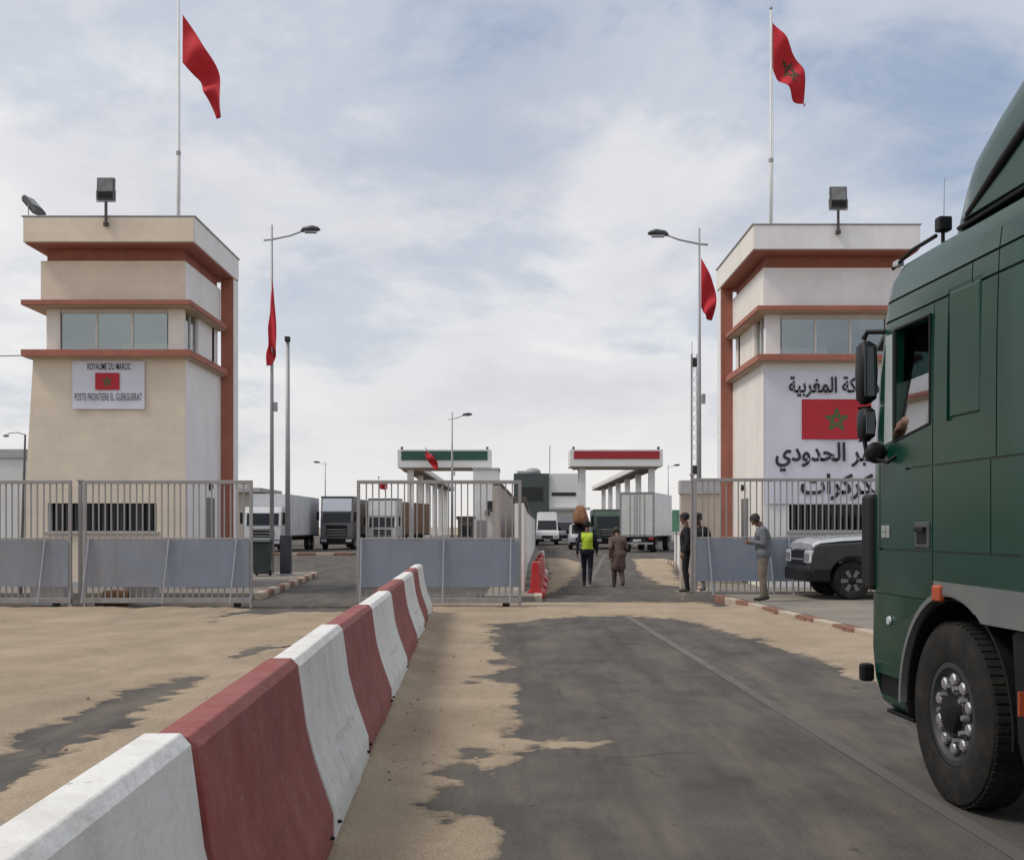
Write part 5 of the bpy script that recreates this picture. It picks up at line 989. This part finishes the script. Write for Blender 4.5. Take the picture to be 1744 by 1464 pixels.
def van(label, name, x, d, w, h, m, L=5.2, wind=(1.35, 2.05), roofz=None, hood=1.15, cat='van', low=None):
    T = thing(name, label, cat, (x, d, 0), R(-1)); a = w / 2
    body = MB(); secs = []
    for y, zt, inset in ((0.0, hood - 0.18, 0.06), (0.12, hood - 0.02, 0.02), (0.75, hood + 0.10, 0.0), (1.45, wind[1], 0.06), (1.75, h, 0.10), (L * 0.6, h, 0.08), (L - 0.1, h - 0.02, 0.08), (L, h - 0.15, 0.12)):
        secs.append([(-a + 0.03, y, 0.35), (-a, y, 0.75), (-a + inset * 0.3, y, min(zt, wind[0]) * 0.98), (-a + inset + 0.05, y, zt - 0.06), (-a + inset + 0.2, y, zt), (a - inset - 0.2, y, zt), (a - inset - 0.05, y, zt - 0.06), (a - inset * 0.3, y, min(zt, wind[0]) * 0.98), (a, y, 0.75), (a - 0.03, y, 0.35)])
    autosmooth(body.loft(secs).build('body', m, T), 40)
    y0, y1 = 0.78, 1.44
    MB().add([(-a + 0.16, y0 - 0.02, hood + 0.12), (a - 0.16, y0 - 0.02, hood + 0.12), (a - 0.20, y1 - 0.02, wind[1] + 0.02), (-a + 0.20, y1 - 0.02, wind[1] + 0.02), (-a + 0.16, y0 + 0.1, hood + 0.06), (a - 0.16, y0 + 0.1, hood + 0.06), (a - 0.2, y1 + 0.1, wind[1] - 0.05), (-a + 0.2, y1 + 0.1, wind[1] - 0.05)], [(0, 1, 2, 3), (4, 7, 6, 5), (0, 4, 5, 1), (1, 5, 6, 2), (2, 6, 7, 3), (3, 7, 4, 0)]).build('windscreen', DGLASS, T)
    B(-a * 0.5, a * 0.5, -0.03, 0.0, 0.62, 0.85).build('grille', BLACK, T); B(-a, a, -0.08, 0.2, 0.30, 0.56).build('bumper', low or BLACK, T, 0.03); B(-0.26, 0.26, -0.1, -0.081, 0.38, 0.49).build('number_plate', PW, T)
    for s in (-1, 1):
        B(*sorted((s * (a - 0.42), s * (a - 0.08))), -0.02, 0.06, 0.68, 0.88).build('headlamp', LAMPGLASS, T, 0.02); B(*sorted((s * (a + 0.02), s * (a + 0.22))), 1.0, 1.08, hood + 0.1, hood + 0.38).build('mirror', BLACK, T, 0.02)
        for yy in (0.95, L - 1.0): wheel(T, (s * (a - 0.13), yy, 0.34), 0.34, 0.22, s, n=20, simple=True)
    return T
van('white high roofed van facing out beside the roadside wall', 'white_van', PX(932, 100), 100, 2.0, PZ(871, 100), PW, wind=(1.4, 2.15), hood=1.2)
van('dark grey van partly hidden between white van and loaded car', 'grey_van', PX(962, 106), 106, 1.95, PZ(878, 106), paint('grey', (0.16, 0.16, 0.18)), wind=(1.4, 2.0))
LC = van('pale car with a tall brown load on its roof', 'loaded_car', PX(990, 80), 80, 1.62, 1.82, paint('pale_lilac', (0.42, 0.41, 0.45)), L=4.4, wind=(1.15, 1.75), hood=1.0, cat='car')
t = thing('roof_load', 'tall orange brown bundle tied on the roof of the pale car', 'luggage', (PX(991, 80), 81.6, 1.83))
BURL = mat('orange_brown_sacking', (0.21, 0.10, 0.05), 0.9, vary=0.35, vscale=3, bump=0.5, bscale=6)
secs = []
for i, (z, rx, ry) in enumerate(((0.0, 0.46, 0.8), (0.22, 0.54, 0.9), (0.55, 0.50, 0.85), (0.85, 0.42, 0.65), (1.1, 0.34, 0.5), (1.22, 0.28, 0.40), (1.30, 0.12, 0.18))):
    sq = lambda v: math.copysign(abs(v) ** 0.6, v)
    secs.append([(rx * sq(math.cos(2 * math.pi * k / 14)) * (1 + 0.10 * math.sin(3 * k + i)) + 0.04 * math.sin(2.1 * i), ry * sq(math.sin(2 * math.pi * k / 14)), z + 0.03 * math.sin(2 * k + i)) for k in range(14)])
MB().loft(secs).build('bundle', BURL, t, smooth=True)
for z, r in ((0.3, 0.54), (0.62, 0.48)): MB().tube([(r * math.cos(R(a)), r * 1.32 * math.sin(R(a)), z) for a in range(0, 361, 24)], 0.02, 5).build('rope', mat('rope', (0.4, 0.33, 0.22), 0.9), t)

# ================================================================== DARK CAR BY THE GATE
def suv():
    T = thing('dark_car', 'dark off-road car with painted sky-sheen bonnet parked by the gate', 'car', (PX(1449, 22.9), 22.9, 0.147), R(91)); PB = mat('car_black_green', (0.010, 0.016, 0.017), 0.3, vary=0.1, coat=0.2, dust=0.05); PSHEEN = mat('bonnet_sky_sheen', (0.45, 0.47, 0.50), 0.25, 0.3, vary=0.08, coat=0.5)  # pale silver of the bonnet is a sky reflection put into the colour
    # local: x right, y forward; the left front wheel centre lies at (0, 0)
    W = 1.62; xl, xr = -0.14, W + 0.14
    prof_ = [(0.80, 0.42), (0.84, 0.62), (0.82, 0.88), (0.74, 1.10), (-0.55, 1.18), (-3.35, 1.18), (-3.45, 0.95), (-3.45, 0.45), (-2.6, 0.42), (-0.6, 0.42)]
    me = MB().prism(prof_, 'x', xl, xr).mesh('body', [PB])
    for y in (0.0, -2.75): me = boolean_cut(me, MB().prism([(y + 0.47 * math.cos(2 * math.pi * k / 28), 0.38 + 0.47 * math.sin(2 * math.pi * k / 28)) for k in range(28)], 'x', xl - 0.2, xr + 0.2).mesh('c'), [PB])
    link('body', me, T, 0.05, 3)
    MB().loft([[(xl + 0.06, y, z0), (xl + 0.14, y, z0 + 0.07), ((xl + xr) / 2, y, z0 + 0.11), (xr - 0.14, y, z0 + 0.07), (xr - 0.06, y, z0), (xr - 0.2, y, z0 - 0.05), (xl + 0.2, y, z0 - 0.05)] for y, z0 in ((0.78, 1.04), (0.64, 1.125), (0.2, 1.17), (-0.52, 1.21))]).build('bonnet', PSHEEN, T, 0.012)
    gl = [[(xl + 0.05, -0.60, 1.10), (xl + 0.18, -1.15, 1.78), (xl + 0.18, -3.25, 1.80), (xl + 0.05, -3.42, 1.10)], [(xr - 0.05, -0.60, 1.10), (xr - 0.18, -1.15, 1.78), (xr - 0.18, -3.25, 1.80), (xr - 0.05, -3.42, 1.10)]]
    MB().add(gl[0] + gl[1], [(0, 1, 2, 3), (4, 7, 6, 5), (0, 4, 5, 1), (1, 5, 6, 2), (2, 6, 7, 3), (0, 3, 7, 4)]).build('cabin', PB, T, 0.05, seg=3)
    MB().add([(xl + 0.16, -0.655, 1.18), (xr - 0.16, -0.655, 1.18), (xr - 0.25, -1.11, 1.72), (xl + 0.25, -1.11, 1.72)], [(0, 1, 2, 3)]).build('windscreen', DGLASS, T, loc=(0, 0.012, 0.01))
    for s, x0, x1 in ((-1, xl + 0.055, xl + 0.155), (1, xr - 0.055, xr - 0.155)):
        for ya, yb in ((-0.95, -1.75), (-1.85, -2.55), (-2.65, -3.2)): MB().add([(x0, ya + 0.12, 1.18), (x0, yb, 1.18), (x1, yb, 1.70), (x1, ya - 0.12, 1.70)], [(0, 1, 2, 3)]).build('side_window', DGLASS, T, loc=(s * 0.012, 0, 0))
    B(xl + 0.45, xr - 0.45, 0.825, 0.86, 0.68, 0.98).build('grille', BLACK, T, 0.01)
    g2 = B(xl + 0.48, xr - 0.48, 0.861, 0.875, 0.78, 0.81).build('grille_bar', CHROME, T)
    MB().loft([rring(z, xl - 0.02, xr + 0.02, 0.45, 0.92, 0.22, 0.03, 5) for z in (0.36, 0.62)]).build('front_bumper', BLACK, T, 0.03)
    for a_, b_ in ((xl + 0.02, xl + 0.44), (xr - 0.44, xr - 0.02)):
        hl = MB().prism([(0.42, 0.80), (0.87, 0.72), (0.855, 0.98), (0.42, 1.02)], 'x', a_, b_).build('headlamp', LAMPGLASS, T, 0.03); B(a_ + 0.06, b_ - 0.06, 0.873, 0.878, 0.78, 0.92).build('reflector', CHROME, hl)
    for x, s in ((xl - 0.01, -1), (xr + 0.01, 1)): B(*sorted((x, x + s * 0.2)), -0.95, -0.84, 1.12, 1.30).build('door_mirror', BLACK, T, 0.03)
    for x, s in ((0.02, -1), (W - 0.02, 1)):
        for y in (0, -2.75):
            wl = wheel(T, (x, y, 0.38), 0.38, 0.25, s, 0.235, n=32, dish=0.03, rimmat=DARK)
            for q in range(6):
                an = 2 * math.pi * q / 6; c, sn = math.cos(an), math.sin(an)
                m = MB(); m.add([(s * (0.10 + e), (rr_ * c - ww * sn), (rr_ * sn + ww * c)) for e in (0, 0.02) for rr_, ww in ((0.05, -0.03), (0.225, -0.042), (0.225, 0.042), (0.05, 0.03))], [(0, 1, 2, 3), (4, 7, 6, 5), (0, 4, 5, 1), (1, 5, 6, 2), (2, 6, 7, 3), (3, 7, 4, 0)]); m.build('spoke', mat('dull_spoke', (0.16, 0.16, 0.17), 0.45, 0.5), wl)
    B(xl + 0.05, xl + 0.1, -2.2, -0.55, 0.36, 0.42).build('side_step', CHROME, T, 0.01)
suv()
# ================================================================== PEOPLE
SKIN = mat('brown_skin', (0.16, 0.085, 0.055), 0.55, vary=0.08); HAIR = mat('dark_hair', (0.012, 0.011, 0.010), 0.7, vary=0.3, vscale=20); SHOE = mat('dark_shoe', (0.03, 0.025, 0.022), 0.6)
def cloth(n, c): return mat('cloth_' + n, c, 0.9, vary=0.18, vscale=5, bump=0.35, bscale=14)
def person(label, loc, rz, top, legs_, pose, group, tunic=0.0, cap=None, vest=None, gaiter=None, scale=1.0, stoop=0.0, loose=1.0, seated=False, short=False):
    """one remeshed body; clothing tones follow the limbs, hair / cap / vest are children. Faces +y."""
    P = []            # (tag, p0, p1, r0, r1)
    def cap_(tg, a, b, r0, r1): P.append((tg, Vector(a), Vector(b), r0, r1))
    J = pose; L = loose
    lean = J.get('lean', (0, 0, 0)); hip = Vector((0, 0, J.get('hip', 0.94)))
    chest = hip + Vector((lean[0], lean[1], 0.36)); neck = chest + Vector((0, lean[1] * 0.35, 0.17)); hd = neck + Vector((0, 0.03 + stoop, 0.17 - stoop * 0.6))
    cap_('top', hip + Vector((-0.07, 0, 0)), hip + Vector((0.07, 0, 0)), 0.135 * L, 0.135 * L)
    cap_('top', hip + Vector((0, 0.0, 0.02)), chest + Vector((0, 0, -0.05)), 0.135 * L, 0.15 * L)
    cap_('top', chest + Vector((-0.10, 0, 0.0)), chest + Vector((0.10, 0, 0.0)), 0.128 * L, 0.128 * L)
    cap_('top', chest + Vector((-0.135, 0, 0.085)), chest + Vector((0.135, 0, 0.085)), 0.078 * L, 0.078 * L)
    cap_('skin', chest + Vector((0, 0, 0.10)), neck + (hd - neck) * 0.35, 0.062, 0.056)
    if tunic:
        cap_('top', hip + Vector((0, 0, 0.0)), Vector((0, 0, tunic)) + Vector((-0.05, 0, 0)), 0.15 * L, 0.145 * L); cap_('top', hip, Vector((0.05, 0, tunic)), 0.15 * L, 0.145 * L)
    fw = (hd - neck).normalized(); face = Vector((0, 1, 0)) - fw * fw.y; face.normalize(); rt = Vector((1, 0, 0))
    cap_('skin', hd + fw * 0.035 - face * 0.012, hd + fw * 0.035 + face * 0.015, 0.088, 0.086)           # cranium
    cap_('skin', hd - fw * 0.03 + face * 0.03, hd - fw * 0.065 + face * 0.045, 0.068, 0.050)            # jaw
    cap_('skin', hd - fw * 0.005 + face * 0.095, hd - fw * 0.025 + face * 0.118, 0.012, 0.016)            # nose
    for s in (-1, 1): cap_('skin', hd + rt * s * 0.088 + fw * 0.015, hd + rt * s * 0.092 - fw * 0.025, 0.016, 0.012)
    for s, key in ((-1, 'L'), (1, 'R')):
        sh = chest + Vector((s * 0.185, 0, 0.085)); el = Vector(J['el' + key]); wr = Vector(J['wr' + key])
        cap_('top', sh, el, 0.066 * L, 0.052 * L); cap_('skin' if short else 'top', el, wr, 0.046 * (1 if short else L), 0.036)
        hv = Vector(J.get('hv' + key, tuple((wr - el).normalized()))).normalized(); side = Vector(J.get('hs' + key, (0, 1, 0))); side = (side - hv * side.dot(hv)).normalized(); nrm = hv.cross(side)
        cap_('skin', wr, wr + hv * 0.05, 0.028, 0.032); cap_('skin', wr + hv * 0.055 - side * 0.022, wr + hv * 0.075 + side * 0.024, 0.021, 0.021)
        cu = J.get('curl', 0.5)
        for q in range(4):
            b0 = wr + hv * 0.085 + side * (0.030 - 0.020 * q); ln = (0.036, 0.042, 0.039, 0.030)[q]; b1 = b0 + (hv * (1 - 0.35 * cu) + nrm * 0.5 * cu).normalized() * ln; b2 = b1 + (hv * (1 - 1.0 * cu) + nrm * 1.0 * cu).normalized() * ln * 0.85
            cap_('skin', b0, b1, 0.0105, 0.0095); cap_('skin', b1, b2, 0.0095, 0.008)
        t0 = wr + hv * 0.035 + side * 0.030; t1 = t0 + (side * 0.6 + hv * 0.7 + nrm * 0.3 * cu).normalized() * 0.036; cap_('skin', t0, t1, 0.0125, 0.011); cap_('skin', t1, t1 + (hv * 0.9 + nrm * 0.5 * cu).normalized() * 0.028, 0.011, 0.009)
        hp = hip + Vector((s * 0.088, 0, -0.03)); kn = Vector(J['kn' + key]); an = Vector(J['an' + key]); td = Vector(J.get('td', (0.02 * s, 1, 0))).normalized()
        cap_('leg', hp, kn, 0.095 * L, 0.070 * L); cap_('leg', kn, an + Vector((0, 0, 0.02)), 0.066 * L, 0.050 * L); cap_('leg', kn + (an - kn) * 0.25 + Vector((0, -0.012, 0)), kn + (an - kn) * 0.4 + Vector((0, -0.012, 0)), 0.064 * L, 0.060 * L)
        cap_('shoe', an + Vector((0, -0.03, -0.035)), an + td * 0.06 + Vector((0, 0, -0.045)), 0.044, 0.042); cap_('shoe', an + td * 0.06 + Vector((0, 0, -0.05)), an + td * 0.16 + Vector((0, 0, -0.058)), 0.040, 0.030)
        if gaiter: cap_('gaiter', an + Vector((0, 0, 0.03)), an + Vector((0, 0, 0.17)), 0.062, 0.066)
    m = MB()
    for tg, a, b, r0, r1 in P:
        n = 12 if max(r0, r1) > 0.03 else 8
        if (b - a).length < 1e-4: b = a + Vector((0, 0, 1e-3))
        d = (b - a).normalized(); pts = []; rs = []
        for f in (-0.98, -0.8, -0.5): pts.append(a + d * r0 * f); rs.append(r0 * math.sqrt(1 - f * f))
        pts.append(a); rs.append(r0); pts.append(b); rs.append(r1)
        for f in (0.5, 0.8, 0.98): pts.append(b + d * r1 * f); rs.append(r1 * math.sqrt(1 - f * f))
        m.tube(pts, rs, n)
    o = bpy.data.objects.new('tmp', m.mesh('tmp')); COL.objects.link(o)
    rmod = o.modifiers.new('r', 'REMESH'); rmod.mode = 'VOXEL'; rmod.voxel_size = 0.0095
    s_ = o.modifiers.new('s', 'SMOOTH'); s_.factor = 0.5; s_.iterations = 3
    me = evalmesh(o); bpy.data.objects.remove(o); me.name = 'body'
    nf = len(me.polygons); cen = np.empty(nf * 3); me.polygons.foreach_get('center', cen); cen = cen.reshape(-1, 3)
    best = np.full(nf, 1e9); which = np.zeros(nf, int); tags = ['skin', 'top', 'leg', 'shoe', 'gaiter']
    for tg, a, b, r0, r1 in P:
        a_ = np.array(a); e = np.array(b) - a_; L2 = e @ e + 1e-9; tt = np.clip(((cen - a_) @ e) / L2, 0, 1)
        dd = np.linalg.norm(cen - a_ - tt[:, None] * e, axis=1) - (r0 + (r1 - r0) * tt)
        upd = dd < best - 0.002; best[upd] = dd[upd]; which[upd] = tags.index(tg)
    me.materials.clear()
    for mm in (SKIN, top, legs_, SHOE, gaiter or top): me.materials.append(mm)
    me.polygons.foreach_set('material_index', which.astype(np.int32)); me.polygons.foreach_set('use_smooth', [True] * nf)
    T = thing('person', label, 'person', loc, rz, group); T.scale = (scale,) * 3
    link('body', me, T)
    nvs = len(me.vertices); V = np.empty(nvs * 3); me.vertices.foreach_get('co', V); V = V.reshape(-1, 3); N = np.empty(nvs * 3); me.vertices.foreach_get('normal', N); N = N.reshape(-1, 3)
    polys = [tuple(p.vertices) for p in me.polygons]
    def layer(name, sel, off, mm):
        idx = np.nonzero(sel)[0]
        if len(idx) == 0: return
        used_ = sorted({v for i in idx for v in polys[i]}); rm_ = {v: k2 for k2, v in enumerate(used_)}
        q = bpy.data.meshes.new(name); q.from_pydata([tuple(V[v] + N[v] * off) for v in used_], [], [tuple(rm_[v] for v in polys[i]) for i in idx]); q.materials.append(mm); q.polygons.foreach_set('use_smooth', [True] * len(idx))
        ob = link(name, q, T); sm2 = ob.modifiers.new('thickness', 'SOLIDIFY'); sm2.thickness = off * 0.9; sm2.offset = -1
    hv3 = np.array(hd); F = np.array(face); U = np.array(fw); rel_ = cen - hv3; nearhead = np.linalg.norm(rel_ - U * 0.02, axis=1) < 0.135
    if cap:
        layer('hair', nearhead & (rel_ @ F < 0.03) & (rel_ @ U > -0.03) & (rel_ @ U <= 0.05), 0.006, HAIR); layer('cap', nearhead & (rel_ @ U > 0.05), 0.014, cap)
        c_ = hd + fw * 0.055 + face * 0.10; pk = MB().loft([[tuple(c_ + rt * x * w + face * y + fw * z) for x, z in ((-1, 0.0), (0, 0.012), (1, 0.0), (0, 0.002))] for y, w in ((-0.02, 0.075), (0.03, 0.062), (0.06, 0.03))]); pk.build('cap_peak', cap, T, smooth=True)
    else:
        layer('hair', nearhead & (((rel_ @ F < 0.035) & (rel_ @ U > -0.055)) | (rel_ @ U > 0.075)), 0.010, HAIR)
    if vest: layer('vest', (which == 1) & (cen[:, 2] > hip.z + 0.06) & (cen[:, 2] < neck.z - 0.03) & (np.abs(cen[:, 0]) < 0.15), 0.014, vest)
    ey = MB()
    for s in (-1, 1): ey.ell(tuple(hd + fw * 0.012 + face * 0.093 + rt * s * 0.033), (0.012, 0.007, 0.007), 8, 6)
    ey.build('eyes', HAIR, T, smooth=True)
    return T
stand = dict(elL=(-0.255, -0.03, 1.14), elR=(0.255, -0.03, 1.14), wrL=(-0.27, 0.05, 0.89), wrR=(0.27, 0.05, 0.89), knL=(-0.095, 0.025, 0.50), knR=(0.095, 0.025, 0.50), anL=(-0.10, -0.02, 0.10), anR=(0.10, -0.02, 0.10), hsL=(0, 1, 0), hsR=(0, 1, 0))
walk = dict(stand, knL=(-0.085, 0.14, 0.51), anL=(-0.085, 0.14, 0.10), knR=(0.085, 0.01, 0.50), anR=(0.085, -0.22, 0.15), elL=(-0.25, -0.09, 1.15), wrL=(-0.26, -0.06, 0.90), elR=(0.25, 0.04, 1.14), wrR=(0.25, 0.20, 0.93))
NAVY = cloth('navy', (0.010, 0.010, 0.022)); HIVIS = mat('yellow_green_vest', (0.44, 0.60, 0.035), 0.7, vary=0.1)
person('person in navy with bright yellow green vest walking away', (PX(1000, 30.8), 30.8, 0), R(-6), NAVY, NAVY, walk, 'people at the gate', vest=HIVIS, cap=NAVY, loose=0.98)
BRN = cloth('brown', (0.105, 0.070, 0.062))
person('stooped person in a loose brown outfit walking away', (PX(1053, 30.2), 30.2, 0), R(8), BRN, cloth('dark_brown', (0.07, 0.052, 0.047)), dict(walk, lean=(0, 0.10, -0.02)), 'people at the gate', tunic=0.62, cap=cloth('taupe', (0.14, 0.115, 0.105)), stoop=0.07, loose=1.22, scale=0.92)
phone_pose = dict(stand, lean=(0, 0.02, 0), elL=(-0.24, 0.02, 1.13), wrL=(-0.09, 0.24, 1.16), elR=(0.24, 0.02, 1.13), wrR=(0.09, 0.24, 1.14), hvL=(0.7, 0.6, 0.1), hvR=(-0.7, 0.6, 0.1), hsL=(0, 0, 1), hsR=(0, 0, 1), curl=0.8, anL=(-0.11, 0.02, 0.10), anR=(0.10, -0.06, 0.10))
p3 = person('person in grey shirt and khaki trousers looking down at a phone', (PX(1300, 22.4), 22.4, 0.15), R(84), cloth('slate_grey', (0.115, 0.125, 0.145)), cloth('khaki', (0.15, 0.125, 0.10)), phone_pose, 'people at the gate', stoop=0.085, loose=1.10, scale=1.0)
ph = thing('phone', 'dark phone held by the person in grey shirt', 'phone', (PX(1300, 22.4) - 0.30, 22.42, 0.15 + 1.20), R(84)); ph.rotation_euler = (R(-50), 0, R(84))
B(-0.038, 0.038, -0.005, 0.005, -0.075, 0.075).build('case', BLACK, ph, 0.003); B(-0.034, 0.034, -0.0065, -0.0052, -0.068, 0.068).build('screen', DGLASS, ph)
UNI = cloth('black_uniform', (0.010, 0.011, 0.014)); CAPB = mat('black_cap', (0.012, 0.011, 0.012), 0.8)
person('guard in black uniform standing at the edge of the opening', (PX(1169, 25.4), 25.4, 0.15), R(80), UNI, UNI, stand, 'guards at the right gate', cap=CAPB)
person('guard with white gaiters standing behind the right gate panel', (PX(1191, 25.7), 25.75, 0.15), R(150), UNI, UNI, stand, 'guards at the right gate', cap=CAPB, gaiter=mat('white_gaiter', (0.6, 0.6, 0.58), 0.7))
# driver in the green cab, forearm on the window sill
drv = dict(hip=0.12, elL=(-0.33, 0.18, 0.42), wrL=(-0.50, 0.40, 0.44), elR=(0.26, 0.18, 0.32), wrR=(0.14, 0.42, 0.40), hvL=(-0.25, 0.75, -0.35), hsL=(0.6, 0.3, 0.5), curl=0.6, knL=(-0.13, 0.45, 0.14), knR=(0.13, 0.45, 0.14), anL=(-0.13, 0.62, -0.25), anR=(0.13, 0.62, -0.25), lean=(-0.03, 0.05, 0))
dp = person('driver in dark jacket with forearm out of the green cab window', (0, 0, 0), 0, cloth('dark_jacket', (0.05, 0.04, 0.037)), NAVY, drv, None, short=True)
Mx = Matrix.Translation(GT.location) @ Matrix.Rotation(GT.rotation_euler.z, 4, 'Z')
dp.location = Mx @ Vector((0.53, 0.28, 1.82)); dp.rotation_euler = (0, 0, GT.rotation_euler.z)
